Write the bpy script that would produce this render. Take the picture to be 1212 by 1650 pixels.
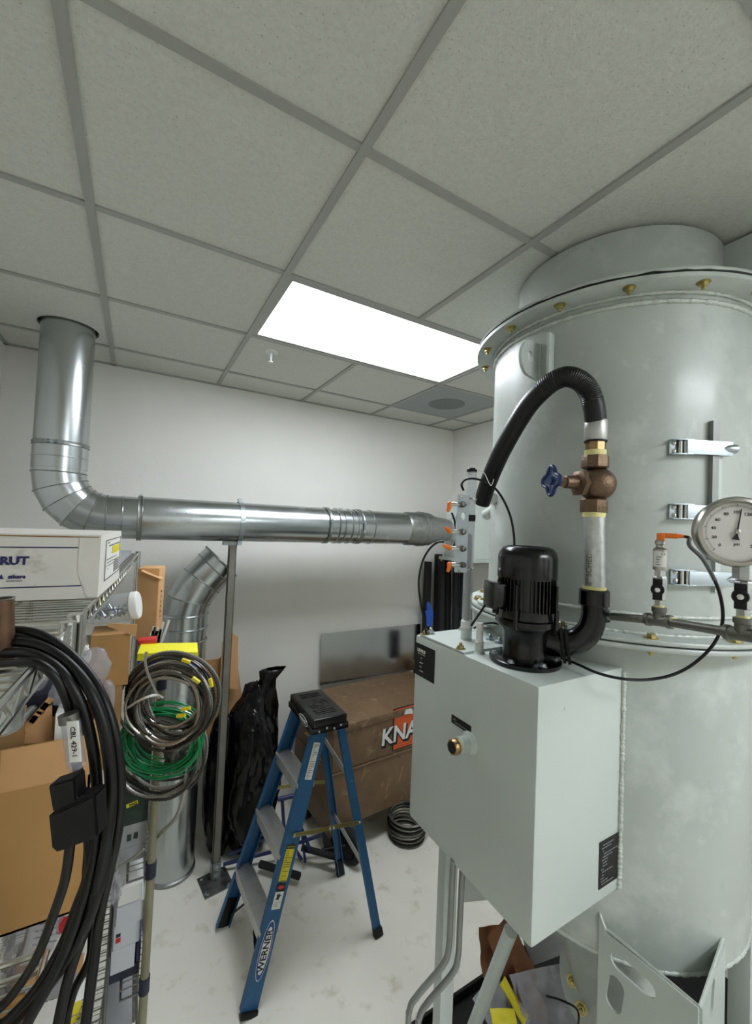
import bpy, bmesh, math, random
import numpy as np
from mathutils import Vector, Matrix, noise
from mathutils.geometry import tessellate_polygon
random.seed(4)
for o in list(bpy.data.objects): bpy.data.objects.remove(o)
COL=bpy.context.scene.collection
SC=bpy.context.scene
H=3.02; U=.6096
# ---------------- camera ----------------
FPX=668.32
CAM=Vector((.17112,-.89728,2.10002))
cd=bpy.data.cameras.new('camera'); cam=bpy.data.objects.new('camera',cd); COL.objects.link(cam)
cam.location=CAM; cam.rotation_euler=(1.60158286,-.0421015369,-.523091825)
cd.sensor_fit='HORIZONTAL'; cd.sensor_width=36; cd.lens=36*FPX/1212; cd.clip_start=.02; cd.clip_end=60
SC.camera=cam
SC.view_settings.view_transform='Standard'; SC.view_settings.look='None'
SC.view_settings.gamma=1; SC.view_settings.use_curve_mapping=False
SC.view_settings.exposure=2.08
w=bpy.data.worlds.new('world'); SC.world=w; w.use_nodes=True
w.node_tree.nodes['Background'].inputs[0].default_value=(.75,.8,.78,1)
w.node_tree.nodes['Background'].inputs[1].default_value=.2
LENS_MAIN=4.1; LENS_BACK=6.6
# helpers: a pixel of the 1212x1650 photograph measured into the room
RM=cam.rotation_euler.to_matrix()
def ray(x,y): return RM@Vector(((x-606)/FPX,-(y-825)/FPX,-1))
def DP(x,y,D): return CAM+ray(x,y)*D
def HZ(x,y,z): d=ray(x,y); return CAM+d*((z-CAM.z)/d.z)
def HX(x,y,X): d=ray(x,y); return CAM+d*((X-CAM.x)/d.x)
def HY(x,y,Y): d=ray(x,y); return CAM+d*((Y-CAM.y)/d.y)
TC=Vector((1.65,-.005,0)); TR=.405
def HC(x,y,R=TR):
    d=ray(x,y); ox,oy=CAM.x-TC.x,CAM.y-TC.y
    a=d.x**2+d.y**2; b=2*(ox*d.x+oy*d.y); q=ox*ox+oy*oy-R*R
    D=max(b*b-4*a*q,0); return CAM+d*((-b-D**.5)/2/a)
# ---------------- materials ----------------
def lin(c):
    return tuple(((v/255)/12.92 if v/255<=.04045 else (((v/255)+.055)/1.055)**2.4) for v in c)
def mat(name,rgb,rough=.5,metal=0,var=.08,vscale=6,bump=0,bscale=60,rvar=0,trans=0,ior=1.45,coat=0,alpha=1,spots=None,stretch=None,second=None,spec=None):
    m=bpy.data.materials.new(name); m.use_nodes=True; nt=m.node_tree; N=nt.nodes; L=nt.links
    b=N['Principled BSDF']; c=lin(rgb)
    b.inputs['Roughness'].default_value=rough; b.inputs['Metallic'].default_value=metal
    if trans: b.inputs['Transmission Weight'].default_value=trans; b.inputs['IOR'].default_value=ior
    if coat: b.inputs['Coat Weight'].default_value=coat; b.inputs['Coat Roughness'].default_value=.15
    if alpha<1: b.inputs['Alpha'].default_value=alpha
    if spec is not None: b.inputs['Specular IOR Level'].default_value=spec
    geo=N.new('ShaderNodeNewGeometry'); mp=N.new('ShaderNodeMapping'); L.new(geo.outputs['Position'],mp.inputs[0])
    if stretch: mp.inputs['Scale'].default_value=stretch
    n=N.new('ShaderNodeTexNoise'); n.inputs['Scale'].default_value=vscale; n.inputs['Detail'].default_value=5; L.new(mp.outputs[0],n.inputs['Vector'])
    r=N.new('ShaderNodeValToRGB'); e=r.color_ramp.elements
    e[0].position=.3; e[1].position=.7
    lo=tuple(v*(1-var) for v in c); hi=tuple(min(v*(1+var),1) for v in c)
    if second: hi=lin(second); lo=c
    e[0].color=(*lo,1); e[1].color=(*hi,1)
    L.new(n.outputs['Fac'],r.inputs[0]); col=r.outputs[0]
    if spots:   # (rgb, scale, threshold, strength)
        for (srgb,ss,th,wd) in spots:
            n2=N.new('ShaderNodeTexNoise'); n2.inputs['Scale'].default_value=ss; n2.inputs['Detail'].default_value=6; n2.inputs['Roughness'].default_value=.6
            L.new(geo.outputs['Position'],n2.inputs['Vector'])
            r2=N.new('ShaderNodeValToRGB'); r2.color_ramp.elements[0].position=th; r2.color_ramp.elements[1].position=min(th+wd,1)
            L.new(n2.outputs['Fac'],r2.inputs[0])
            mx=N.new('ShaderNodeMixRGB'); L.new(r2.outputs[0],mx.inputs[0]); L.new(col,mx.inputs[1]); mx.inputs[2].default_value=(*lin(srgb),1); col=mx.outputs[0]
    L.new(col,b.inputs['Base Color'])
    if rvar:
        mr=N.new('ShaderNodeMapRange'); L.new(n.outputs['Fac'],mr.inputs[0]); mr.inputs['From Min'].default_value=.3; mr.inputs['From Max'].default_value=.7
        mr.inputs['To Min'].default_value=max(rough-rvar,.02); mr.inputs['To Max'].default_value=rough+rvar; L.new(mr.outputs[0],b.inputs['Roughness'])
    if bump:
        n3=N.new('ShaderNodeTexNoise'); n3.inputs['Scale'].default_value=bscale; n3.inputs['Detail'].default_value=4; L.new(mp.outputs[0],n3.inputs['Vector'])
        bp=N.new('ShaderNodeBump'); bp.inputs['Strength'].default_value=bump; bp.inputs['Distance'].default_value=.004; L.new(n3.outputs['Fac'],bp.inputs['Height']); L.new(bp.outputs[0],b.inputs['Normal'])
    return m
def emis(name,rgb,s,bands=False):
    m=bpy.data.materials.new(name); m.use_nodes=True; nt=m.node_tree; N=nt.nodes; L=nt.links
    b=N['Principled BSDF']; b.inputs['Base Color'].default_value=(.7,.72,.74,1); b.inputs['Roughness'].default_value=.3
    b.inputs['Emission Color'].default_value=(*lin(rgb),1); b.inputs['Emission Strength'].default_value=s
    return m
M={}
M['wall']=mat('wall_paint',(228,227,220),.75,var=.02,vscale=3,bump=.25,bscale=45)
M['tile']=mat('ceiling_tile_fissured',(204,205,196),.95,var=.05,vscale=90,bump=.5,bscale=160,spots=[((158,158,148),150,.60,.12)])
M['tbar']=mat('grid_paint',(160,161,154),.5,var=.02)
M['floor']=mat('floor_vinyl',(228,226,214),.45,var=.03,vscale=4,rvar=.08,bump=.04,bscale=30,spots=[((196,190,168),9,.56,.2),((104,98,82),26,.69,.12),((120,114,98),70,.72,.08)])
M['galv']=mat('galvanized_duct',(186,191,192),.25,1,var=.03,vscale=5,rvar=.03,bump=.03,bscale=4)
M['galvd']=mat('galvanized_dull',(150,153,150),.42,1,var=.12,vscale=40,rvar=.08)
M['zinc']=mat('zinc_bright',(176,186,192),.34,1,var=.05,vscale=20)
M['chrome']=mat('chrome_wire',(210,210,206),.2,1,var=.05)
M['strut']=mat('strut_steel',(128,127,118),.5,.7,var=.08,vscale=20)
M['tank']=mat('tank_grey_enamel',(172,179,172),.36,.0,var=.05,vscale=5,rvar=.07,bump=.06,bscale=25,coat=.15,spots=[((188,195,188),6,.52,.16),((192,199,192),15,.62,.14),((160,167,159),11,.6,.16),((120,124,116),45,.75,.05)])
M['tank2']=mat('box_grey_enamel',(192,201,195),.36,.0,var=.02,vscale=5,rvar=.04,coat=.15,spots=[((120,120,110),30,.75,.06)])
M['weld']=mat('weld_bead',(190,196,188),.3,.1,var=.1,vscale=60,bump=.6,bscale=220,coat=.3)
M['black']=mat('black_gloss_enamel',(5,5,5),.22,0,var=.2,coat=.1,spec=.4)
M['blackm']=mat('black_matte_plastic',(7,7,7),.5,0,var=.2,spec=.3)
M['cable']=mat('black_cable_jacket',(6,6,6),.4,0,var=.2,spec=.35)
M['rubber']=mat('black_rubber_hose',(8,8,8),.4,0,var=.2,spec=.4)
M['foam']=mat('black_pipe_insulation',(24,24,25),.8,0,var=.2,vscale=30)
M['brass']=mat('brass_fitting',(160,130,92),.3,1,var=.15,vscale=30)
M['bronze']=mat('cast_bronze',(112,92,74),.42,.85,var=.15,vscale=40,bump=.4,bscale=200)
M['gold']=mat('yellow_zinc',(176,164,110),.3,1,var=.1,vscale=30)
M['ptfe']=mat('pipe_thread_tape',(226,218,150),.6,0,var=.08,vscale=60)
M['bluew']=mat('blue_handwheel',(18,40,88),.4,0,var=.1)
M['ladder']=mat('blue_fibreglass',(24,84,128),.5,0,var=.1,vscale=30,spots=[((48,104,146),60,.7,.1)])
M['alu']=mat('ladder_aluminium',(186,186,182),.4,.85,var=.12,vscale=12,stretch=(1,20,1))
M['orange']=mat('orange_connector',(235,120,30),.45,0,var=.05)
M['white']=mat('white_plastic',(225,226,222),.4,0,var=.03)
M['paper']=mat('white_label',(222,222,214),.7,0,var=.03)
M['ink']=mat('black_ink',(9,9,10),.6,0,var=.05)
M['navy']=mat('navy_ink',(30,30,88),.6,0,var=.05)
M['yellow']=mat('yellow_print',(236,228,40),.5,0,var=.03)
M['yell2']=mat('warning_yellow',(214,200,40),.5,0,var=.03)
M['redp']=mat('red_print',(190,40,40),.5,0,var=.03)
M['bluep']=mat('blue_print',(36,66,130),.5,0,var=.03)
M['wbox']=mat('white_cardboard',(212,209,201),.75,0,var=.03,vscale=12,spots=[((176,172,162),14,.62,.12)])
M['card']=mat('brown_cardboard',(172,132,80),.85,0,var=.05,vscale=10,bump=.1,bscale=80)
M['cardt']=mat('tan_cardboard',(196,152,104),.85,0,var=.05,vscale=10)
M['cardd']=mat('dark_cardboard',(150,118,76),.85,0,var=.1,vscale=20)
M['bag']=mat('black_bin_bag',(3,3,3),.2,0,var=.2,spec=.35)
M['clear']=mat('clear_plastic',(225,228,230),.12,0,var=.02,trans=.85,ior=1.2)
M['film']=mat('plastic_film',(176,177,184),.15,0,var=.2,vscale=25,alpha=.4)
M['armor_shade']=mat('armoured_cable_shade',(84,82,78),.38,.8,var=.2)  # darker copy of the cable metal: shade between loops put into the colour
M['acryl']=mat('clear_acrylic_tube',(214,220,222),.08,0,var=.02,alpha=.32)
M['clearj']=mat('clear_jar_plastic',(200,206,210),.1,0,var=.02,alpha=.28)
M['armor']=mat('armoured_cable',(168,166,158),.34,.85,var=.1)
M['green']=mat('green_wire',(22,140,80),.35,0,var=.08)
M['dgreen']=mat('dark_green_plastic',(30,52,42),.6,0,var=.1)
M['brown']=mat('brown_tool_chest',(112,88,62),.55,0,var=.14,vscale=9,spots=[((150,128,100),12,.58,.15),((72,54,38),20,.64,.1)])
M['corg']=mat('orange_emblem',(206,88,34),.55,0,var=.05)
M['rust']=mat('rusty_pipe',(70,52,38),.45,.4,var=.3,vscale=30,second=(116,84,58))
M['gpipe']=mat('galvanized_pipe',(180,183,180),.4,.8,var=.15,vscale=60,rvar=.1)
M['dpipe']=mat('grey_steel_nipple',(112,112,104),.45,.8,var=.12,vscale=40)
M['grey']=mat('grey_plastic',(150,152,155),.5,0,var=.04)
M['lgrey']=mat('light_grey_box',(196,199,206),.5,0,var=.04)
M['tan']=mat('tan_post_sleeve',(140,136,112),.5,.3,var=.1,vscale=20)
M['navyp']=mat('navy_clip',(26,30,52),.5,0,var=.1)
M['sheet']=mat('mill_steel_sheet',(170,174,174),.22,1,var=.08,vscale=4,rvar=.05)
M['blued']=mat('dark_blue_frame',(26,36,84),.4,0,var=.1)
M['bluef']=mat('blue_tape',(38,88,190),.5,0,var=.06)
M['vent']=mat('vent_perforated',(150,155,155),.6,0,var=.04,vscale=200)
M['ventd']=mat('vent_shadow',(118,123,122),.7,0,var=.04)
M['dial']=mat('gauge_dial',(206,202,196),.5,0,var=.02)
M['steelb']=mat('brushed_steel_bezel',(180,176,168),.3,1,var=.05)
M['dark']=mat('dark_void',(22,22,22),.9,0,var=.1)
M['lens']=emis('lens_main',(242,247,255),LENS_MAIN); M['lens2']=emis('lens_back',(242,247,255),LENS_BACK)
M['plating']=mat('conduit_grey_paint',(140,143,140),.4,.3,var=.06,vscale=20)
# ---------------- mesh builder ----------------
def frame(ax):
    ax=ax.normalized(); u=ax.cross(Vector((0,0,1)))
    if u.length<1e-4: u=ax.cross(Vector((1,0,0)))
    u.normalize(); return u,ax.cross(u).normalized(),ax
class MB:
    def __init__(s): s.bm=bmesh.new()
    def poly(s,vs,fs):
        V=[s.bm.verts.new(v) for v in vs]
        for f in fs:
            try: s.bm.faces.new([V[i] for i in f])
            except ValueError: pass
        return V
    def box(s,c,sz,rz=0,bev=0,M4=None,seg=2):
        b=bmesh.new(); bmesh.ops.create_cube(b,size=1)
        for v in b.verts: v.co=Vector((v.co.x*sz[0],v.co.y*sz[1],v.co.z*sz[2]))
        if bev: bmesh.ops.bevel(b,geom=b.edges[:],offset=bev,segments=seg,affect='EDGES',profile=.6)
        T=M4 if M4 is not None else Matrix.Translation(Vector(c))@Matrix.Rotation(rz,4,'Z')
        b.verts.index_update()
        s.poly([T@v.co for v in b.verts],[[v.index for v in f.verts] for f in b.faces]); b.free(); return s
    def bb(s,x0,x1,y0,y1,z0,z1,bev=0): return s.box(((x0+x1)/2,(y0+y1)/2,(z0+z1)/2),(abs(x1-x0),abs(y1-y0),abs(z1-z0)),0,bev)
    def beam(s,p0,p1,u,w,t,bev=0,off=0):
        p0=Vector(p0);p1=Vector(p1);a=(p1-p0);L=a.length;a.normalize();u=Vector(u);u=(u-a*u.dot(a)).normalized();n=a.cross(u)
        T=Matrix(((u.x,n.x,a.x,0),(u.y,n.y,a.y,0),(u.z,n.z,a.z,0),(0,0,0,1))); T.translation=(p0+p1)/2+n*off
        return s.box(None,(w,t,L),0,bev,M4=T)
    def lathe(s,prof,p0,ax,seg=24,caps=True):
        p0=Vector(p0);u,v,a=frame(Vector(ax));vs=[]
        for r,h in prof:
            for k in range(seg):
                t=2*math.pi*k/seg; vs.append(p0+a*h+(u*math.cos(t)+v*math.sin(t))*max(r,1e-5))
        fs=[]
        for i in range(len(prof)-1):
            for k in range(seg):
                k2=(k+1)%seg; fs.append((i*seg+k,i*seg+k2,(i+1)*seg+k2,(i+1)*seg+k))
        if caps:
            fs.append(tuple(range(seg))); fs.append(tuple((len(prof)-1)*seg+k for k in range(seg)))
        s.poly(vs,fs); return s
    def cyl(s,p0,p1,r0,r1=None,seg=20,caps=True):
        p0=Vector(p0);p1=Vector(p1);L=(p1-p0).length
        return s.lathe([(r0,0),(r0 if r1 is None else r1,L)],p0,p1-p0,seg,caps)
    def tube(s,pts,r,seg=8,closed=False,caps=True,sub=0,ring=0):
        pts=[Vector(p) for p in pts]
        if sub: pts=catmull(pts,sub,closed)
        n=len(pts);R=r if isinstance(r,(list,tuple)) else [r]*n
        if len(R)!=n: R=list(np.interp(np.linspace(0,1,n),np.linspace(0,1,len(R)),R))
        T=[]
        for i in range(n):
            a=pts[(i+1)%n] if (closed or i<n-1) else pts[i]; b=pts[i-1] if (closed or i>0) else pts[i]
            T.append((a-b).normalized())
        u,v,_=frame(T[0]);vs=[]
        for i in range(n):
            u=(u-T[i]*u.dot(T[i])).normalized();v=T[i].cross(u)
            rr=R[i]*(1+(ring if i%2 else -ring))
            for k in range(seg):
                t=2*math.pi*k/seg; vs.append(pts[i]+(u*math.cos(t)+v*math.sin(t))*rr)
        fs=[]
        m=n if closed else n-1
        for i in range(m):
            j=(i+1)%n
            for k in range(seg):
                k2=(k+1)%seg; fs.append((i*seg+k,i*seg+k2,j*seg+k2,j*seg+k))
        if caps and not closed: fs.append(tuple(range(seg)));fs.append(tuple((n-1)*seg+k for k in range(seg)))
        s.poly(vs,fs);return s
    def prism(s,outer,O,Ux,Vx,h,holes=()):
        O=Vector(O);Ux=Vector(Ux).normalized();Vx=Vector(Vx).normalized();N=Ux.cross(Vx)
        loops=[list(outer)]+[list(q) for q in holes]
        flat=[p for l in loops for p in l]
        tris=tessellate_polygon([[Vector((p[0],p[1],0)) for p in l] for l in loops])
        n=len(flat);vs=[O+Ux*p[0]+Vx*p[1] for p in flat]+[O+Ux*p[0]+Vx*p[1]+N*h for p in flat]
        fs=[tuple(t) for t in tris]+[tuple(i+n for i in reversed(t)) for t in tris];o=0
        for l in loops:
            m=len(l)
            for i in range(m): j=(i+1)%m; fs.append((o+i,o+j,o+j+n,o+i+n))
            o+=m
        s.poly(vs,fs);return s
    def sphere(s,c,r,sc=(1,1,1),seg=16,rings=10):
        c=Vector(c);vs=[];fs=[]
        for i in range(rings+1):
            a=math.pi*i/rings
            for k in range(seg):
                t=2*math.pi*k/seg; vs.append(c+Vector((math.sin(a)*math.cos(t)*r*sc[0],math.sin(a)*math.sin(t)*r*sc[1],math.cos(a)*r*sc[2])))
        for i in range(rings):
            for k in range(seg): k2=(k+1)%seg; fs.append((i*seg+k,i*seg+k2,(i+1)*seg+k2,(i+1)*seg+k))
        s.poly(vs,fs);return s
    def ringz(s,c,R,r,seg=48,m=8,a0=0,a1=2*math.pi,wob=0):
        full=abs(a1-a0-2*math.pi)<1e-6; n=seg; pts=[]
        for i in range(n if full else n+1):
            t=a0+(a1-a0)*i/n; pts.append(Vector(c)+Vector((math.cos(t)*R,math.sin(t)*R,0)))
        rr=[r*(1+wob*random.uniform(-1,1)) for _ in pts]
        return s.tube(pts,rr,m,closed=full)
    def build(s,name,m,parent=None,smooth=True,ang=38,loc=None):
        bmesh.ops.remove_doubles(s.bm,verts=s.bm.verts,dist=1e-6)
        bmesh.ops.recalc_face_normals(s.bm,faces=s.bm.faces)
        root=parent
        while root is not None and root.parent is not None: root=root.parent
        off=Vector(loc) if loc is not None else (root.location.copy() if root is not None else Vector((0,0,0)))
        if root is None and loc is None and len(s.bm.verts):
            xs=[v.co for v in s.bm.verts]; off=Vector(((min(v.x for v in xs)+max(v.x for v in xs))/2,(min(v.y for v in xs)+max(v.y for v in xs))/2,min(v.z for v in xs)))
        for v in s.bm.verts: v.co-=off
        me=bpy.data.meshes.new(name); s.bm.to_mesh(me); s.bm.free()
        if smooth:
            me.shade_smooth(); me.set_sharp_from_angle(angle=math.radians(ang))
        me.materials.append(M[m] if isinstance(m,str) else m)
        o=bpy.data.objects.new(name,me); COL.objects.link(o)
        if parent is not None: o.parent=parent
        if root is None: o.location=off
        return o
def catmull(p,n,closed=False):
    out=[];m=len(p)
    for i in range(m if closed else m-1):
        if closed: a,b,c,d=p[i-1],p[i],p[(i+1)%m],p[(i+2)%m]
        else: a,b,c,d=p[max(i-1,0)],p[i],p[i+1],p[min(i+2,m-1)]
        for k in range(n):
            t=k/n; out.append(.5*((2*b)+(c-a)*t+(2*a-5*b+4*c-d)*t*t+(3*b-a-3*c+d)*t**3))
    if not closed: out.append(p[-1])
    return out
def tag(o,label=None,cat=None,group=None,kind=None):
    if label: o['label']=label
    if cat: o['category']=cat
    if group: o['group']=group
    if kind: o['kind']=kind
    return o
def thing(name,label,cat,loc=(0,0,0),group=None):
    o=bpy.data.objects.new(name,None); COL.objects.link(o); o.location=loc; o.empty_display_size=.05
    return tag(o,label,cat,group)
def copy_tree(o,parent=None):
    c=o.copy(); COL.objects.link(c)
    if parent is not None: c.parent=parent
    for ch in list(o.children): copy_tree(ch,c)
    return c
def text(s,size,O,Ux,Vx,m,parent,name='lettering',ext=.0006,shear=0,bold=0,align='LEFT',sx=1):
    cu=bpy.data.curves.new('t','FONT'); cu.body=s; cu.size=size; cu.extrude=ext; cu.shear=shear; cu.offset=bold; cu.align_x=align; cu.align_y='CENTER'; cu.resolution_u=2
    t=bpy.data.objects.new('t',cu); COL.objects.link(t)
    dg=bpy.context.evaluated_depsgraph_get(); dg.update(); me=bpy.data.meshes.new_from_object(t.evaluated_get(dg))
    bpy.data.objects.remove(t)
    Ux=Vector(Ux).normalized(); Vx=Vector(Vx); Vx=(Vx-Ux*Vx.dot(Ux)).normalized(); N=Ux.cross(Vx)
    b=MB(); b.poly([Vector(O)+Ux*v.co.x*sx+Vx*v.co.y+N*v.co.z for v in me.vertices],[tuple(p.vertices) for p in me.polygons])
    bpy.data.meshes.remove(me)
    return b.build(name,m,parent,smooth=False)
def dashes(O,Ux,Vx,w,rows,dh,m,parent,name='printed_lines',seed=0,th=.0008,ext=.0006):
    rnd=random.Random(seed); b=MB(); O=Vector(O);Ux=Vector(Ux).normalized();Vx=Vector(Vx).normalized();N=Ux.cross(Vx)
    for i in range(rows):
        x=rnd.uniform(0,.15)*w
        while x<w*.95:
            l=min(rnd.uniform(.06,.2)*w,w-x); a=O+Ux*x-Vx*(i*dh)
            b.poly([a-Vx*th+N*ext,a+Ux*l-Vx*th+N*ext,a+Ux*l+Vx*th+N*ext,a+Vx*th+N*ext],[(0,1,2,3)]); x+=l+.03*w
            if rnd.random()<.15: break
    return b.build(name,m,parent,smooth=False)
def quad(m,parent,name,O,Ux,Vx,w,h,t=.0008):
    Ux=Vector(Ux).normalized();Vx=Vector(Vx).normalized(); return MB().prism([(0,0),(w,0),(w,h),(0,h)],O,Ux,Vx,t).build(name,m,parent,smooth=False)
def bolt(p,ax,r,parent,m='gold',name='bolt',stud=.8):
    ax=Vector(ax).normalized();p=Vector(p);b=MB()
    b.lathe([(r*1.7,0),(r*1.7,r*.22)],p,ax,16); b.lathe([(r*1.15,r*.22),(r*1.15,r*1.0),(r*1.0,r*1.15)],p,ax,6)
    if stud: b.lathe([(r*.55,r*1.1),(r*.55,r*(1.2+stud)),(r*.4,r*(1.3+stud))],p,ax,8)
    return b.build(name,m,parent,ang=25)
Z=Vector((0,0,1)); CR=RM@Vector((1,0,0)); CU=RM@Vector((0,1,0)); CF=RM@Vector((0,0,-1))
# ================= STRUCTURE =================
X0,X1,Y0,Y1=-.523,2.733,-2.75,2.1476
def struct(name,b,m,parent=None,smooth=False):
    o=b.build(name,m,parent,smooth=smooth)
    if parent is None: o['kind']='structure'
    return o
struct('floor',MB().bb(X0-.1,X1+.1,Y0-.1,Y1+.1,-.1,0),'floor')
struct('wall_back',MB().bb(X0-.1,X1+.1,Y1,Y1+.1,0,H+.2),'wall')
struct('wall_left',MB().bb(X0-.1,X0,Y0,Y1,0,H+.2),'wall')
struct('wall_right',MB().bb(X1,X1+.1,Y0,Y1,0,H+.2),'wall')
struct('wall_front',MB().bb(X0-.1,X1+.1,Y0-.1,Y0,0,H+.2),'wall')
ceil=struct('ceiling',MB().bb(X0-.1,X1+.1,Y0-.1,Y1+.1,H+.2,H+.28),'dark')
xs=[X0]+[i*U for i in range(0,5)]+[X1]     # runner lines i*U
ys=[Y0]+[j*U for j in range(-4,4)]+[Y1]
def fix(i,j):  # cells (xi index in xs) used by fixtures: (x,y) lower corner
    return None
TZ=H+.007
lights=[(1*U,3*U,1*U,2*U),(2*U,4*U,-4*U,-3*U)]
diff=(3*U,4*U,2*U,3*U)
holec=Vector((-.176,1.690)); holer=.128
def inside(cx,cy,r): return r[0]<cx<r[1] and r[2]<cy<r[3]
shared={}
for a in range(len(xs)-1):
    for b_ in range(len(ys)-1):
        x0,x1,y0,y1=xs[a],xs[a+1],ys[b_],ys[b_+1]; cx,cy=(x0+x1)/2,(y0+y1)/2
        if any(inside(cx,cy,l) for l in lights) or inside(cx,cy,diff): continue
        g=.0095; hx,hy=(x1-x0)/2-g,(y1-y0)/2-g; th=.016
        if x0<holec.x<x1 and y0<holec.y<y1:
            hole=[(holec.x-cx+holer*math.cos(t*math.pi/16),holec.y-cy+holer*math.sin(t*math.pi/16)) for t in range(32)]
            MB().prism([(-hx,-hy),(hx,-hy),(hx,hy),(-hx,hy)],(cx,cy,TZ),(1,0,0),(0,1,0),th,[hole]).build('ceiling_tile','tile',ceil,smooth=False); continue
        k=(round(hx,3),round(hy,3))
        if k not in shared:
            shared[k]=MB().box((0,0,th/2),(2*hx,2*hy,th),bev=.0025,seg=1).build('ceiling_tile','tile',ceil,smooth=False,loc=(0,0,0)); o=shared[k]
        else: o=shared[k].copy(); COL.objects.link(o)
        o.location=Vector((cx,cy,TZ))-ceil.location
for xi in xs[1:-1]:
    segs=[[Y0,Y1]]
    for l in lights:
        if l[0]+.01<xi<l[1]-.01:
            ns=[]
            for s_ in segs:
                if s_[0]<l[2] and s_[1]>l[3]: ns+= [[s_[0],l[2]],[l[3],s_[1]]]
                else: ns.append(s_)
            segs=ns
    for s_ in segs: MB().bb(xi-.012,xi+.012,s_[0],s_[1],H,H+.03).build('grid_runner','tbar',ceil,smooth=False)
for yj in ys[1:-1]:
    for a in range(len(xs)-1):
        MB().bb(xs[a]+.0,xs[a+1]-.0,yj-.0118,yj+.0118,H+.0012,H+.03).build('grid_cross_tee','tbar',ceil,smooth=False)
b=MB(); b.bb(X0,X1,Y1-.018,Y1,H,H+.03); b.bb(X0,X0+.018,Y0,Y1,H,H+.03); b.bb(X1-.018,X1,Y0,Y1,H,H+.03); b.build('wall_angle','tbar',ceil,smooth=False)
# light fixtures
LL=['two by four lensed ceiling light glowing above the duct','second lensed ceiling light behind the viewer on the tank side']
for n,(l,mm) in enumerate(zip(lights,('lens','lens2'))):
    x0,x1,y0,y1=l; t=thing('ceiling_light',LL[n],'light',((x0+x1)/2,(y0+y1)/2,H+.005))
    b=MB()
    i=.013; f=.022
    b.bb(x0+i,x1-i,y0+i,y0+i+f,H+.004,H+.03); b.bb(x0+i,x1-i,y1-i-f,y1-i,H+.004,H+.03)
    b.bb(x0+i,x0+i+f,y0+i+f,y1-i-f,H+.004,H+.03); b.bb(x1-i-f,x1-i,y0+i+f,y1-i-f,H+.004,H+.03)
    b.build('frame','tbar',t,smooth=False)
    MB().bb(x0+i+f,x1-i-f,y0+i+f,y1-i-f,H+.012,H+.018).build('diffuser',mm,t,smooth=False)
    MB().bb(x0+i,x1-i,y0+i,y1-i,H+.03,H+.1).build('housing','tbar',t,smooth=False)
t=thing('air_diffuser','square perforated grey air vent panel in the far corner of ceiling','vent',(3.5*U,2.5*U,H))
MB().bb(diff[0]+.013,diff[1]-.013,diff[2]+.013,diff[3]-.013,H+.003,H+.012).build('perforated_panel','vent',t,smooth=False)
MB().cyl((3.5*U,2.5*U,H+.0015),(3.5*U,2.5*U,H+.004),.135,seg=40).build('neck_opening','ventd',t)
# sprinkler
p=HZ(437,569,H); t=thing('fire_sprinkler','small white pendent fire sprinkler on tile beside the light','sprinkler',p)
MB().lathe([(.036,0),(.034,-.004),(.022,-.006),(.018,-.002)],p+Z*.007,(0,0,1),24).build('escutcheon','white',t)
MB().lathe([(.008,0),(.007,.02),(.005,.03),(.003,.045),(.013,.048),(.013,.051)],p,(0,0,-1),14).build('sprinkler_head','white',t)
# ================= DUCTWORK =================
DR=.113; DY=1.69; DZ=2.082; VX=-.176
t=thing('spiral_duct','long galvanized round duct dropping from ceiling and running along back wall','duct',(VX,DY,DZ-.12))
def ductseg(p0,p1,r,parent,name='duct_section',seam=True):
    o=MB().cyl(p0,p1,r,seg=48,caps=False).build(name,'galv',parent); return o
def band(p,ax,r,w,parent,name='draw_band',m='galvd',h=.006):
    ax=Vector(ax).normalized(); return MB().lathe([(r,-w/2),(r+h,-w*.4),(r+h*.6,0),(r+h,w*.4),(r,w/2)],p,ax,48,caps=False).build(name,m,parent)
def rib(p,ax,r,parent,h=.005,w=.007): return MB().lathe([(r,-w/2),(r+h,-w*.2),(r+h,w*.2),(r,w/2)],p,Vector(ax),48,caps=False).build('joint_rib','galv',parent)
EC=Vector((VX+.21,DY,DZ+.21))   # elbow centre
ductseg((VX,DY,H+.12),(VX,DY,EC.z+.12),DR,t)
ductseg((VX,DY,EC.z+.12),(VX,DY,EC.z+.02),DR+.002,t)
band((VX,DY,EC.z+.14),(0,0,1),DR,.022,t)
b=MB(); cl=Vector((VX-.02,DY-DR-.008,EC.z+.14)); b.cyl(cl-Vector((.025,0,0)),cl+Vector((.04,0,0)),.005,seg=8); b.box(cl,(.016,.012,.018)); b.box(cl+Vector((.03,0,0)),(.014,.012,.016)); b.build('band_latch','zinc',t)
# gored elbow: vertical leg (-Z) to horizontal (+X)
gores=5; pts=[]
for k in range(gores+1):
    a=math.pi+ (math.pi/2)*k/gores; pts.append(EC+Vector((math.cos(a)*.21,0,math.sin(a)*.21)))
pts=[Vector((VX,DY,EC.z+.02))]+pts+[Vector((EC.x+.05,DY,DZ))]
rings=[]
for i,pp in enumerate(pts):
    if i in (0,1): n=Vector((0,0,-1))
    elif i>=len(pts)-2: n=Vector((1,0,0))
    else:
        n=((pts[i+1]-pts[i]).normalized()+(pts[i]-pts[i-1]).normalized()).normalized()
    v=Vector((0,1,0)); u=n.cross(v).normalized()
    ang=(pts[min(i+1,len(pts)-1)]-pts[max(i-1,0)]).normalized()
    c=1.0
    if 1<i<len(pts)-2: c=1/max(math.cos(math.pi/4/gores),.9)
    rings.append([pp+u*math.cos(2*math.pi*k/48)*DR*c+v*math.sin(2*math.pi*k/48)*DR for k in range(48)])
for i in range(len(rings)-1):
    b=MB(); b.poly(rings[i]+rings[i+1],[(k,(k+1)%48,48+(k+1)%48,48+k) for k in range(48)]); b.build('elbow_gore','galv',t)
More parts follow.
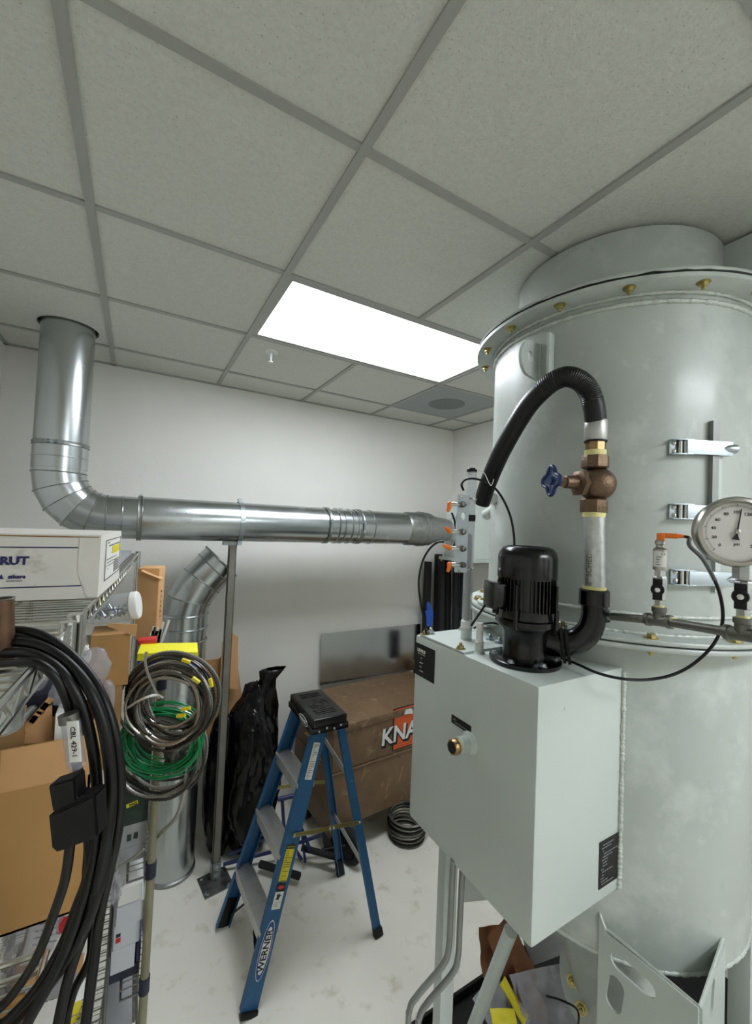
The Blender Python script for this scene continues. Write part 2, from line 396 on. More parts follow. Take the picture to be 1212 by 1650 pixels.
for i in range(1,len(rings)-1):
    rr=[pts[i]+(q-pts[i])*1.012 for q in rings[i]]; MB().tube(rr,.0028,6,closed=True).build('gore_seam','galvd',t)
rib((VX,DY,EC.z+.075),(0,0,1),DR,t)
x0=EC.x+.05
for a,b2,r in [(x0,x0+.09,DR),(x0+.09,1.245,DR+.004),(1.245,1.47,DR),(1.47,1.90,DR+.003)]:
    ductseg((a,DY,DZ),(b2,DY,DZ),r,t)
rib((x0+.02,DY,DZ),(1,0,0),DR,t)
band((x0+.10,DY,DZ),(1,0,0),DR+.004,.024,t)
MB().cyl((x0+.10,DY-.02,DZ+DR+.012),(x0+.10,DY+.03,DZ+DR+.012),.006,seg=8).build('band_latch','zinc',t)
for xx in (1.335,1.375,1.43): rib((xx,DY,DZ),(1,0,0),DR,t,h=.009,w=.014)
for xx in (1.265,1.505):
    band((xx,DY,DZ),(1,0,0),DR+.003,.024,t)
    p=Vector((xx,DY-DR-.012,DZ+.0)); b=MB(); b.cyl(p-Z*.045,p+Z*.045,.0045,seg=8); b.box(p+Z*.03,(.02,.012,.014)); b.box(p-Z*.03,(.02,.012,.014)); b.build('band_latch','zinc',t)
rib((1.60,DY,DZ),(1,0,0),DR+.003,t,h=.006,w=.01)
MB().lathe([(DR+.003,0),(DR+.012,.02),(DR+.012,.10),(DR+.02,.13),(DR+.012,.16),(DR+.012,.22),(DR-.01,.27),(.085,.42)],(1.90,DY,DZ),(1,0,0),48,caps=False).build('reducer','galvd',t)
band((2.06,DY,DZ),(1,0,0),DR+.012,.03,t)
tag(t,'long galvanized round duct dropping from ceiling and running along back wall','duct')
# duct stand: strut post, saddle, base plate
PX=.676
t=thing('duct_support_post','grey strut post on square base plate holding up the horizontal duct','post',(PX,DY,0))
pb=DZ-DR-.012
b=MB(); wv=.021
b.bb(PX-wv,PX+wv,DY-wv,DY-wv+.003,.03,pb); b.bb(PX-wv,PX-wv+.003,DY-wv,DY+wv,.03,pb); b.bb(PX+wv-.003,PX+wv,DY-wv,DY+wv,.03,pb)
b.bb(PX-wv,PX-wv+.010,DY+wv-.003,DY+wv,.03,pb); b.bb(PX+wv-.010,PX+wv,DY+wv-.003,DY+wv,.03,pb); b.build('strut_channel','strut',t)
b=MB(); b.bb(PX-.055,PX+.035,DY-.03,DY+.03,pb-.014,pb+.006); b.build('saddle_bracket','galvd',t)
b=MB(); 
arc=[Vector((PX+.03,DY,DZ))+Vector((0,math.cos(a),math.sin(a)))*(DR+.008) for a in [math.radians(-120+k*12) for k in range(31)]]
b2=MB()
for q in range(len(arc)-1):
    b2.beam(arc[q],arc[q+1]+(arc[q+1]-arc[q])*.1,(1,0,0),.025,.003)
b2.build('pipe_strap','zinc',t)
b=MB(); b.cyl((PX+.03,DY-.01,DZ+DR+.02),(PX+.03,DY+.03,DZ+DR+.02),.011,seg=10); b.build('strap_bolt','zinc',t); MB().bb(PX+.02,PX+.045,DY-.045,DY-.025,pb-.012,pb+.03).build('strap_tab','zinc',t)
b=MB(); hl=[[( .06*sx+.008*math.cos(a*math.pi/4),.06*sy+.008*math.sin(a*math.pi/4)) for a in range(8)] for sx in(-1,1) for sy in (-1,1)]
b.prism([(-.08,-.08),(.08,-.08),(.08,.08),(-.08,.08)],(PX-.005,DY-.04,0),(1,.15,0),(-.15,1,0),.006,hl).build('base_plate','galvd',t)
b=MB(); b.bb(PX-.024,PX+.024,DY-.029,DY-.0215,.006,.10); b.bb(PX-.026,PX-.021,DY-.029,DY+.03,.006,.10); b.build('base_bracket','galvd',t)
for zz in (.035,.075): bolt((PX,DY-.029,zz),(0,-1,0),.009,t,'zinc')
for sx in (-1,1): bolt((PX-.005+sx*.06,DY-.10,.006),(0,0,1),.007,t,'zinc')
# standing duct with angled elbow
SX,SY=.452,1.86
t=thing('standing_duct_offcut','upright galvanized duct with tilted open elbow standing on floor by wall','duct',(SX,SY,0))
SR=.127
ductseg((SX,SY,0.0),(SX,SY,1.40),SR,t)
MB().lathe([(SR,0),(SR+.008,.004),(SR+.008,.016),(SR,.02)],(SX,SY,0),(0,0,1),48,caps=False).build('rolled_rim','galvd',t)
for zz in (1.36,1.435,1.515): rib((SX,SY,zz),(0,0,1),SR+.003,t,h=.006,w=.012)
ductseg((SX,SY,1.40),(SX,SY,1.53),SR+.002,t)
dirs=[Vector((0,0,1)),Vector((math.sin(math.radians(15)),0,math.cos(math.radians(15)))),Vector((math.sin(math.radians(40)),-.05,math.cos(math.radians(40)))).normalized()]
c0=Vector((SX,SY,1.52)); cs=[c0,c0+Vector((.02,0,.08)),c0+Vector((.085,-.0,.19)),c0+Vector((.15,-.01,.265)),c0+Vector((.19,-.015,.31))]
ns=[Vector((0,0,1)),Vector((.26,0,.965)),Vector((.6,0,.8)),Vector((.7,-.05,.71)),Vector((.7,-.05,.71))]
rg=[]
for c,n in zip(cs,ns):
    n.normalize(); v=Vector((0,1,0)); u=n.cross(v).normalized(); v=u.cross(n).normalized()*-1
    rg.append([c+u*math.cos(2*math.pi*k/48)*SR+v*math.sin(2*math.pi*k/48)*SR for k in range(48)])
for i in range(len(rg)-1):
    MB().poly and None
    b=MB(); b.poly(rg[i]+rg[i+1],[(k,(k+1)%48,48+(k+1)%48,48+k) for k in range(48)]); b.build('elbow_gore','galv',t)
for i in (1,2,3): MB().tube(rg[i],.004,6,closed=True).build('gore_seam','galvd',t)
MB().tube(rg[4],.007,8,closed=True).build('rolled_rim','galvd',t)
# ================= TANK =================
zt,zm,zb=2.782,1.826,.962
t=thing('scrubber_tank','large cylindrical grey enamelled metal tank with bolted flanges reaching the ceiling','tank',(TC.x,TC.y,.0))
def pol(ang,r,z): a=math.radians(ang); return Vector((TC.x+r*math.cos(a),TC.y+r*math.sin(a),z))
MB().lathe([(TR,zm),(TR,zt-.012)],(TC.x,TC.y,0),(0,0,1),96,caps=False).build('upper_shell','tank',t)
MB().lathe([(.02,zb-.02),(TR-.02,zb-.004),(TR,zb+.006),(TR,zm-.02)],(TC.x,TC.y,0),(0,0,1),96,caps=False).build('lower_shell','tank',t)
MB().lathe([(.324,zt),(.324,H-.006),(.3,H-.004)],(TC.x,TC.y,0),(0,0,1),80).build('top_collar','tank',t)
MB().lathe([(TR,-.014),(.473,-.014),(.476,-.012),(.476,-.002),(.473,0),(.3,0)],(TC.x,TC.y,zt),(0,0,1),96,caps=False).build('top_flange','tank',t)
b=MB(); n=160; pp=[]
for k in range(n):
    a=2*math.pi*k/n; r=.474+.003*noise.noise(Vector((k*.35,0,0))); pp.append(Vector((TC.x+r*math.cos(a),TC.y+r*math.sin(a),zt+.002+.0025*noise.noise(Vector((k*.5,7,0))))))
b.tube(pp,.003,6,closed=True); b.build('flange_gasket','blackm',t)
MB().lathe([(.3,.004),(.474,.004),(.476,.008),(.474,.014),(.3,.014)],(TC.x,TC.y,zt),(0,0,1),96,caps=False).build('collar_flange','tank',t)
def weld(z,R,r=.006,a0=0,a1=2*math.pi,seg=420):
    b=MB(); b.ringz((TC.x,TC.y,z),R,r,seg=seg,m=6,a0=a0,a1=a1,wob=.28); return b.build('weld_bead','weld',t,ang=80)
weld(2.742,TR+.001,.007); weld(zm+.063,TR,.006); weld(zt-.016,TR+.003,.006); weld(zb+.012,TR-.002,.006); weld(zm+.013,TR+.003,.006)
MB().bb(-.004,.004,0,0.006,0,0) if False else None
for k in range(16):
    p=pol(171.5+22.5*k,.449,zt-.014)
    bolt(p,(0,0,-1),.0095,t)
MB().lathe([(TR,0),(.472,0),(.474,.003),(.474,.008),(.472,.011),(TR,.011)],(TC.x,TC.y,zm),(0,0,1),96,caps=False).build('middle_flange','tank',t)
MB().lathe([(TR,0),(.476,0),(.478,.003),(.478,.009),(.476,.012),(TR,.012)],(TC.x,TC.y,zm-.016),(0,0,1),96,caps=False).build('middle_flange','tank',t)
for a in [171.5+28*k for k in range(-1,13)]:
    bolt(pol(a-2,.443,zm+.011),(0,0,1),.0105,t,'gold',stud=0)
    bolt(pol(a-2,.443,zm-.016),(0,0,-1),.009,t,'gold',stud=.6)
# transition duct on collar (tangential, to the right)
b=MB(); b.bb(1.712,2.35,-.95,-.25,zt+.02,H-.004,.004); b.build('outlet_transition','tank2',t)
# lifting lug and pad
A=HC(870,590); ang=math.atan2(A.y-TC.y,A.x-TC.x); rad=Vector((math.cos(ang),math.sin(ang),0)); tg=Vector((-math.sin(ang),math.cos(ang),0))
lug=[(0,-.062),(.0,.055)]+[(.052+.042*math.cos(a),.0+.055*math.sin(a)) for a in [math.radians(90-k*15) for k in range(13)]]
hole=[(.05+.013*math.cos(a),.006+.018*math.sin(a)) for a in [2*math.pi*k/16 for k in range(16)]]
lo=pol(math.degrees(ang),TR-.004,2.635)
MB().prism(lug,lo,rad,Z,.010,[hole]).build('lifting_lug','tank2',t)
MB().tube([pol(math.degrees(ang),TR+.002,z) for z in np.linspace(2.575,2.69,40)],.005,6).build('weld_bead','weld',t)
A2=HC(891,570); a2=math.degrees(math.atan2(A2.y-TC.y,A2.x-TC.x))
r2=Vector((math.cos(math.radians(a2)),math.sin(math.radians(a2)),0))
MB().beam(pol(a2,TR+.014,2.58),pol(a2,TR+.014,2.705),r2,.03,.009,.001).build('stiffener_plate','tank2',t)
# access door edge strips (curved)
def strip(x0,x1,ztop,zbot,off,m,name,th=.008):
    a0=math.degrees(math.atan2(*(HC(x0,800,TR+off)-TC).yx)); a1=math.degrees(math.atan2(*(HC(x1,800,TR+off)-TC).yx))
    vs=[];fs=[];n=10
    for i in range(n+1):
        a=a0+(a1-a0)*i/n
        for r in (TR-.001,TR+off):
            for z in (zbot,ztop): vs.append(pol(a,r,z))
    for i in range(n):
        q=i*4
        for (c,d) in ((0,1),(1,3),(3,2),(2,0)): fs.append((q+c,q+d,q+4+d,q+4+c))
    fs.append((0,1,3,2)); fs.append((n*4,n*4+2,n*4+3,n*4+1))
    return MB().poly(vs,fs) and None or (vs,fs)
def mk(name,m,*a):
    vs,fs=strip(*a,m,name); b=MB(); b.poly(vs,fs); return b.build(name,m,t)
mk('access_door','tank',1156,1320,2.36,1.975,.004)
zz=HC(1150,680).z
mk('door_edge_strip','plating',1148,1158,zz,2.045,.014)
mk('door_edge_strip','tank2',1155,1163,2.36,1.96,.009)
# toggle latches
for (lx,ly,lx2) in ((1078,721,1180),(1078,824,1180),(1080,929,1183)):
    A=HC(lx,ly,TR+.004); B_=HC(lx2,ly,TR+.012); z=A.z
    ca=math.degrees(math.atan2(A.y-TC.y,A.x-TC.x)); cb=math.degrees(math.atan2(B_.y-TC.y,B_.x-TC.x))
    def lp(a,o): return pol(a,TR+o,z)
    bs=MB(); d=(cb-ca)
    bs.beam(lp(ca,.004),lp(ca+d*.26,.004),Z,.042,.004,.001)
    o=bs.build('latch_base','zinc',t)
    s_=MB()
    for e in (-.019,.019): s_.beam(lp(ca+d*.0,.012)+Z*e,lp(ca+d*.30,.014)+Z*e,Z,.003,.02,.0008)
    s_.build('latch_cheek','zinc',o)
    s_=MB()
    for e in (-.010,.012):
        s_.lathe([(.0055,0),(.0055,.003),(.002,.005)],lp(ca+d*.07,.006)+Z*e,pol(ca,1,0)-pol(ca,0,0),10)
    s_.build('rivet','chrome',o)
    s_=MB(); s_.cyl(lp(ca+d*.2,.016)-Z*.022,lp(ca+d*.2,.016)+Z*.022,.004,seg=10); s_.cyl(lp(ca+d*.14,.012)-Z*.02,lp(ca+d*.14,.012)+Z*.02,.005,seg=10); s_.build('hinge_pin','chrome',o)
    ar=MB(); ar.beam(lp(ca+d*.2,.022),lp(ca+d*.9,.026),Z,.036,.004,.001)
    ar.beam(lp(ca+d*.2,.017)+Z*.0175,lp(ca+d*.88,.02)+Z*.0175,Z,.002,.014); ar.beam(lp(ca+d*.2,.017)-Z*.0175,lp(ca+d*.88,.02)-Z*.0175,Z,.002,.014)
    ar.build('latch_arm','zinc',t)
    e=MB(); e.lathe([(.002,0),(.009,.012),(.0125,.03),(.012,.034)],lp(ca+d*.76,.022),lp(ca+d,.028)-lp(ca+d*.76,.022),14); e.build('latch_grip','zinc',t)
tag(t)
# small stuff on shell: side pipe nub (hose goes to it)
# bottom outlet plate, gusset bracket with slots, legs
legz=1.155
# gusset bracket (two bent plates with slots) at tank bottom
G0=HC(968,1470,TR); G1=HC(1165,1510,TR)
Cn=DP(1127,1622,.93)
def vplate(P,Q,ztopP,ztopQ,h,name,m,slots=(),th=.006,parent=t,corner=.0):
    P=Vector((P.x,P.y,0));Q=Vector((Q.x,Q.y,0));u=(Q-P);L=u.length;u.normalize()
    outer=[(0,0),(0,ztopP-h),(L,ztopQ-h),(L,0)]
    if corner: outer=[(0,0),(0,ztopP+corner-h),(.02,ztopP-h),(L,ztopQ-h),(L,0)]
    return MB().prism(outer,P+Z*h,u,Z,th,slots).build(name,m,parent,smooth=False),L
def slot(cx,cz,L,r,ang=0,n=8):
    o=[]
    for s_ in (1,-1):
        for k in range(n+1):
            a=-math.pi/2+math.pi*k/n
            o.append((s_*(L/2+r*math.cos(a)),s_*r*math.sin(a)))
    c,s=math.cos(ang),math.sin(ang)
    return [(cx+x*c-y*s,cz+x*s+y*c) for x,y in o]
z0=HC(968,1470,TR).z; zc=Cn.z; z1=HC(1165,1512,TR).z
Lb=math.hypot(Cn.x-G0.x,Cn.y-G0.y)
base=.45
o,_=vplate(G0,Cn,z0-.035,zc,base,'gusset_plate','tank2',[slot(Lb*.38,(z0-.035)+(zc-z0+.035)*.38-base-.05,Lb*.30,.020,math.atan2(zc-z0+.035,Lb)),slot(Lb*.20,(z0-.035)+(zc-z0+.035)*.2-base-.135,.05,.020,1.45),slot(Lb*.72,(z0-.035)+(zc-z0+.035)*.72-base-.16,.05,.020,1.45)],corner=.035)
o,_=vplate(Cn,G1,zc,z1-.01,base,'gusset_plate','tank2',[slot(.10,zc-base-.045,.045,.017,1.3),slot(.12,zc-base-.17,.05,.017,1.3)])
b=MB(); b.tube([G0+Z*(z0-G0.z+.0),Vector((G0.x,G0.y,z0-.03)),Vector((Cn.x,Cn.y,zc)),Vector((G1.x,G1.y,z1))],.004,6); b.build('weld_bead','weld',t)
c=(G0+Cn)/2; b=MB(); b.beam(Vector((G0.x,G0.y,.80))+(Cn-G0)*.55*Vector((1,1,0)).length*0,Vector((Cn.x,Cn.y,zc-.09)),Z,.012,.05); 
b.bm.free()
# lower discharge section under tank: dished flange with bolts
dc=DP(990,1600,1.36)
dn=(Vector((-.80,-.45,.35))).normalized()
MB().lathe([(.02,-.02),(.155,-.02),(.16,-.014),(.16,-.002),(.155,0),(.02,0)],dc,dn,56).build('discharge_flange','tank',t)
MB().lathe([(.165,-.036),(.168,-.03),(.168,-.026),(.163,-.022),(.02,-.022)],dc,dn,56).build('discharge_flange','tank',t)
u,v,a=frame(dn)
for k in range(12):
    an=2*math.pi*k/12+.2; bolt(dc+u*math.cos(an)*.125+v*math.sin(an)*.125,dn,.011,t,'gold')
MB().cyl(dc-dn*.02,Vector((TC.x,TC.y,.8)),.12,.16,seg=40).build('discharge_neck','tank',t)
# rear legs (square tube) mostly hidden
for (lx,ly) in ((2.0,.3),(2.0,-.3)):
    MB().bb(lx-.03,lx+.03,ly-.03,ly+.03,0,zb+.05,.003).build('leg','tank2',t)
MB().bb(1.65,2.0,-.02,.02,.86,.94,.003).build('cross_beam','tank2',t)
p=DP(738,1440,1.55); q=DP(830,1530,1.40)
MB().beam(HY(744,1432,.16),Vector((1.52,.02,HY(744,1432,.16).z)),Z,.085,.006,.001).build('cross_beam','tank',t)
# ================= RESERVOIR BOX =================
BX0,BX1,BY0,BY1,BZ0,BZ1=.992,1.352,-.255,.232,1.155,1.743
t=thing('reservoir_box','pale grey welded metal box mounted on side of the tank under black pump','box',(1.17,0,BZ0))
MB().bb(BX0,BX1,BY0,BY1,BZ0,BZ1,.009).build('enclosure','tank2',t)
MB().tube([Vector((1.333,BY0-.002,z)) for z in np.linspace(BZ0+.01,BZ1-.01,170)],[.007*(1+.3*random.uniform(-1,1)) for _ in range(170)],6).build('weld_bead','weld',t,ang=80)
xf=BX0-.0005
L=thing
o=quad('ink',t,'level_label',(xf,.232-.003,1.617),(0,-1,0),(0,0,1),.103,.102,.0012); 
text('LEVELS',.014,(xf-.0018,.216,1.698),(0,-1,0),(0,0,1),'paper',o,bold=.0003)
dashes((xf-.0014,.214,1.688),(0,-1,0),(0,0,1),.06,1,.01,'paper',o,seed=1,th=.001)
dashes((xf-.0014,.200,1.676),(0,-1,0),(0,0,1),.03,1,.01,'paper',o,seed=2,th=.0014)
for q,(yy,ww) in enumerate(((.203,.045),(.203,.06),(.203,.03))): dashes((xf-.0014,yy,1.661-.013*q),(0,-1,0),(0,0,1),ww,1,.01,'paper',o,seed=3+q,th=.0014)
o=quad('ink',t,'port_label',(xf,.039,1.538),(0,-1,0),(0,0,1),.081,.023,.0012)
dashes((xf-.0014,.032,1.552),(0,-1,0),(0,0,1),.06,2,.007,'grey',o,seed=8,th=.0012)
b0=HY(963,1440,BY0); b1=HY(1000,1340,BY0)
o=quad('ink',t,'data_plate',(1.243,BY0-.0005,1.19),(1,0,0),(0,0,1),.088,.118,.0012)
for q in range(14): dashes((1.249,BY0-.0022,1.298-.0075*q),(1,0,0),(0,0,1),random.uniform(.045,.078),1,.01,'grey',o,seed=20+q,th=.0011)
# side port
pc=Vector((BX0,.0,1.482))
pc=HX(757,1196,BX0); pe=HX(733,1206,BX0-.055)
MB().lathe([(.031,0),(.026,.006),(.021,.012),(.021,.038),(.019,.04)],pc,(-1,0,0),28).build('port_boss','tank2',t)
MB().cyl(pc-Vector((.04,0,0)),pc-Vector((.048,0,0)),.0165,seg=20).build('thread_tape','ptfe',t)
b=MB(); b.lathe([(.0205,.046),(.0205,.062),(.019,.064)],pc,(-1,0,0),8); b.build('brass_bushing','brass',t)
MB().cyl(pc-Vector((.062,0,0)),pc-Vector((.0655,0,0)),.0145,seg=20).build('bushing_bore','dark',t)
# top plate with nuts
pts=[HZ(x,y,BZ1) for x,y in ((678,1024),(738,1011),(818,1040),(757,1054))]
b=MB(); b.box((1.087,.108,BZ1+.003),(.185,.215,.007),0,.0028); b.build('cover_plate','tank2',t)
for (x,y) in ((1.008,.2),(1.008,.03),(1.165,.2),(1.165,.03),(1.165,.07),(1.03,.2)):
    bolt((x,y,BZ1+.0065),(0,0,1),.0085,t,'gold' if x<1.02 else 'zinc',stud=.9)
# plug / level switch stub
pp=HZ(772,1052,BZ1)
MB().lathe([(.018,0),(.013,.006),(.0125,.032),(.0105,.034)],pp,(0,0,1),20).build('stub_boss','tank2',t)
MB().lathe([(.0105,.032),(.0105,.038),(.0095,.04),(.0105,.042),(.0105,.082),(.008,.086)],pp,(0,0,1),20).build('stub_cap','white',t)
# supports of the box: square leg
t=thing('box_support_leg','grey square steel leg standing under the grey box','leg',(1.085,.13,0))
MB().bb(1.054,1.106,.115,.150,0,1.155,.003).build('leg_tube','tank2',t)
MB().bb(1.01,1.16,.06,.21,0,.008).build('foot_plate','tank2',t)
# conduits
for k,(xa,xb) in enumerate(((730,660),(745,676))):
    D=1.17-.0*k
    pts=[DP(xa+(0),1385+14*k,D),DP(xa-4,1480+8*k,D),DP(xa-7,1528+14*k,D),DP(xa-17,1556+14*k,D),DP(xb+13,1604+12*k,D),DP(xb,1628+12*k,D),DP(xb-3,1680,D)]
    pts.append(Vector((pts[-1].x,pts[-1].y,.0)))
    o=MB().tube(pts,.0085,12,sub=8).build('bent_conduit','plating'); tag(o,['outer of two bent grey conduits dropping from box beside its leg','inner of two bent grey conduits dropping from box beside its leg'][k],'conduit','bent conduits under the grey box')
p0=DP(823,1500,1.38); p1=DP(765,1650,1.5); dirv=(p1-p0).normalized()
o=MB().cyl(p0,p1+dirv*((p1.z)/-dirv.z if dirv.z<0 else .3),.0215,seg=24).build('diagonal_brace','tank2'); tag(o,'light grey round tube brace slanting down behind the grey box','brace')
# ================= PUMP =================
PC=Vector((1.112,-.112,0))
t=thing('coolant_pump','glossy black vertical motor pump on top of the grey box','pump',(PC.x,PC.y,BZ1))
MB().lathe([(.092,0),(.094,.003),(.094,.011),(.09,.013),(.06,.013)],(PC.x,PC.y,BZ1),Z,48).build('base_flange','black',t)
for k in range(6):
    a=math.radians(75+60*k); bolt((PC.x+.08*math.cos(a),PC.y+.08*math.sin(a),BZ1+.013),Z,.006,t,'zinc',stud=0)
MB().lathe([(.06,.01),(.058,.05),(.062,.085),(.074,.098),(.078,.106),(.078,.118),(.072,.122),(.070,.142),(.072,.146)],(PC.x,PC.y,BZ1),Z,40).build('pump_neck','black',t)
b=MB(); b.lathe([(.068,.14),(.068,.235)],(PC.x,PC.y,BZ1),Z,40)
for k in range(44):
    a=2*math.pi*k/44; d=Vector((math.cos(a),math.sin(a),0))
    b.beam(Vector((PC.x,PC.y,BZ1+.142))+d*.0715,Vector((PC.x,PC.y,BZ1+.234))+d*.0715,d,.009,.0028)
b.build('finned_motor','black',t)
for k in range(4):
    a=math.radians(-68+90*k); d=Vector((math.cos(a),math.sin(a),0)); q=Vector((PC.x,PC.y,BZ1+.1))+d*.080
    b=MB(); b.cyl(q,q+Z*.05,.006,seg=10); b.cyl(q+Z*.05,q+Z*.115,.0035,seg=8); b.build('tie_rod','black',t)
MB().lathe([(.0775,.228),(.0785,.232),(.0785,.285),(.0745,.300),(.066,.311),(.055,.315),(.053,.311),(.02,.309)],(PC.x,PC.y,BZ1),Z,48).build('fan_cover','black',t)
jd=Vector((-.86,.35,0)).normalized(); jc=Vector((PC.x,PC.y,BZ1+.182))+jd*.088
T=Matrix.Translation(jc)@Matrix.Rotation(math.atan2(jd.y,jd.x),4,'Z')
MB().box(None,(.034,.06,.062),bev=.005,M4=T).build('terminal_box','black',t)
MB().box(None,(.014,.068,.07),bev=.004,M4=Matrix.Translation(jd*.016)@T).build('terminal_box_lid','black',t)
MB().cyl(jc-Z*.03,jc-Z*.05,.009,seg=12).build('cable_gland','blackm',t)
# discharge elbow
E1=Vector((1.231,-.232,0))
ea=Vector((PC.x+.045,PC.y-.03,BZ1+.062)); ez=BZ1
path=[ea,Vector((1.178,-.170,ez+.058)),Vector((1.205,-.20,ez+.068)),Vector((1.225,-.224,ez+.10)),Vector((1.232,-.232,ez+.14)),Vector((1.232,-.232,ez+.168))]
MB().tube(path,[.040,.037,.034,.033,.031,.031,.0315],28,sub=6).build('discharge_elbow','black',t)
MB().lathe([(.035,0),(.037,.002),(.037,.040),(.033,.043)],(1.231,-.232,ez+.168),Z,28).build('elbow_socket','black',t)
dd=(path[1]-path[0]).normalized()
for k in (0,1):
    q=path[1]+dd*(.004+.012*k); MB().lathe([(.03,0),(.052,.001),(.052,.008),(.03,.009)],q,dd+Vector((0,0,.25)),6).build('elbow_flange','black',t)
u,v,a=frame(dd)
# ================= PIPE + VALVE + HOSE =================
XP,YP=1.222,-.2325
t=thing('riser_pipe','short vertical galvanized pipe rising from pump elbow to bronze valve','pipe',(XP,YP,ez+.2))
pz0,pz1=ez+.205,2.165
MB().cyl((1.230,YP,pz0),(XP-.002,YP,pz1),.0268,seg=32).build('pipe_body','gpipe',t)
for zz,hh,rr in ((pz0-.002,.016,.0285),(pz1-.012,.014,.0282)):
    b=MB(); b.cyl((1.2295 if zz<2 else XP-.002,YP,zz),(1.2295 if zz<2 else XP-.002,YP,zz+hh),rr,seg=28); b.build('thread_tape','ptfe',t)
fr=(CAM-Vector((XP,YP,2.05))); fr.z=0; fr.normalize(); sd=Z.cross(fr)
a_=math.radians(-22); sf=(fr*math.cos(a_)+ (-sd)*math.sin(a_)*-1).normalized()
tdir=(sf*-1).cross(Z)
text('2" SCHED 40',.020,Vector((1.2265,YP,1.965))+ (fr*.9-sd*.42).normalized()*.0272,Z,sd*-1 if False else -(fr*.42+sd*.9),'dpipe',t,ext=.0004)
t=thing('globe_valve','bronze globe valve with blue wheel handle on riser pipe','valve',(XP,YP,2.16))
vc=Vector((XP-.003,YP,2.232))
MB().lathe([(.033,0),(.034,.002),(.034,.032),(.030,.036)],vc-Z*.075,Z,8).build('hex_end','bronze',t,ang=30)
MB().lathe([(.033,0),(.034,.002),(.034,.03),(.030,.034)],vc+Z*.075,-Z,8).build('hex_end','bronze',t,ang=30)
MB().sphere(vc+CR*.006,.047,(1,1,.95),28,18).build('valve_body','bronze',t)
hd=(HZ(870,773,2.238)-vc); hd=(DP(868,773,1.07)-vc).normalized()
b=MB(); b.lathe([(.030,.015),(.03,.036),(.036,.038),(.036,.05),(.024,.056)],vc,hd,6); b.build('bonnet_nut','bronze',t,ang=30)
b=MB(); b.lathe([(.020,.05),(.017,.062),(.0165,.088),(.012,.09)],vc,hd,20); b.build('bonnet','bronze',t)
b=MB(); b.lathe([(.0135,.09),(.0135,.104),(.009,.108)],vc,hd,6); b.build('packing_nut','bronze',t,ang=30)
MB().cyl(vc+hd*.1,vc+hd*.135,.0045,seg=10).build('stem','brass',t)
wc=vc+hd*.128; u,v,a=frame(hd); b=MB()
# four-lobed wheel
pts=[]
for k in range(64):
    th=2*math.pi*k/64; r=.031+.0065*math.cos(4*th); pts.append(wc+(u*math.cos(th)+v*math.sin(th))*r)
b.tube(pts,.0052,8,closed=True)
b.lathe([(.012,-.006),(.013,0),(.012,.008)],wc,hd,20)
for k in range(4):
    th=math.pi/4+math.pi/2*k; d=u*math.cos(th)+v*math.sin(th)
    d=u*math.cos(math.pi/2*k)+v*math.sin(math.pi/2*k); b.beam(wc+d*.008,wc+d*.034,hd,.004,.009)
b.build('handwheel','bluew',t)
MB().lathe([(.008,0),(.008,.006),(.003,.007)],wc-hd*.010,-hd,10).build('wheel_nut','dpipe',t)
zz=vc.z+.075
b=MB(); b.cyl(vc+Z*.075,vc+Z*.09,.0265,seg=24); b.cyl(vc-Z*.088,vc-Z*.075,.028,seg=24); b.build('thread_tape','ptfe',t)
t=thing('suction_hose','black ribbed rubber hose arching from bronze valve round the tank','hose',(XP,YP,2.32))
MB().lathe([(.024,0),(.025,.001),(.025,.03),(.020,.032)],vc+Z*.088,Z,8).build('hose_nipple','brass',t,ang=30)
MB().cyl(vc+Z*.112,vc+Z*.116,.028,seg=24).build('hose_washer','blackm',t)
MB().lathe([(.027,0),(.0285,.002),(.0285,.052),(.027,.055)],vc+Z*.116,Z,30).build('ferrule','alu',t)
hp=[vc+Z*.16]+[DP(*q) for q in ((957,655,1.10),(950,632,1.105),(936,615,1.11),(915,607,1.12),(893,614,1.14),(872,631,1.17),(850,656,1.21),(826,695,1.26),(805,735,1.31),(788,775,1.36),(776,811,1.40))]
MB().tube(hp,[.0268]*4+[.0275]*8,20,sub=16,ring=.02).build('hose_body','rubber',t)
# hose continuation end nipple
hn=DP(793,803,1.50); 
t=thing('inlet_elbow','grey painted pipe elbow beside tank where black hose ends','pipe',hn)
MB().tube([hn,hn+Vector((.05,.02,.0)),hn+Vector((.11,.05,-.01)),Vector((1.42,.36,2.16))],[.022,.022,.022,.022],20,sub=6).build('elbow_body','tank2',t)
# ================= GAUGE LINE =================
t=thing('gauge_pipe_run','thin grey steel pipe run with two tees from pump elbow','pipe',DP(985,990,1.08))
g0=DP(982,993,1.075); g1=DP(1062,1000,.97); g2=DP(1197,1022,.80); g3=DP(1262,1032,.74)
MB().lathe([(.017,0),(.017,.012),(.012,.014)],g0-(g1-g0).normalized()*.016,(g1-g0),18).build('elbow_tapping','black',t)
MB().lathe([(.012,0),(.012,.012)],g0-(g1-g0).normalized()*.006,(g1-g0),6).build('hex_plug','zinc',t)
b=MB(); b.cyl(g0,g1,.0098,seg=16); b.build('pipe_nipple','dpipe',t); b=MB(); b.cyl(g1,g2,.0098,seg=16); b.build('pipe_nipple','dpipe',t)
gd=(g2-g0).normalized()
def tee(c,parent):
    b=MB(); b.lathe([(.0150,-.03),(.0155,-.029),(.0155,-.021),(.0132,-.019),(.0132,.019),(.0155,.021),(.0155,.029),(.015,.03)],c,gd,18)
    b.lathe([(.0132,0),(.0132,.02),(.0155,.021),(.0155,.031),(.013,.032)],c,Z,18); b.build('pipe_tee','dpipe',parent)
    b=MB(); b.cyl(c+gd*.03,c+gd*.036,.0118,seg=16); b.build('thread_tape','ptfe',parent)
    b=MB(); b.cyl(c+Z*.031,c+Z*.036,.0105,seg=16); b.build('thread_tape','ptfe',parent)
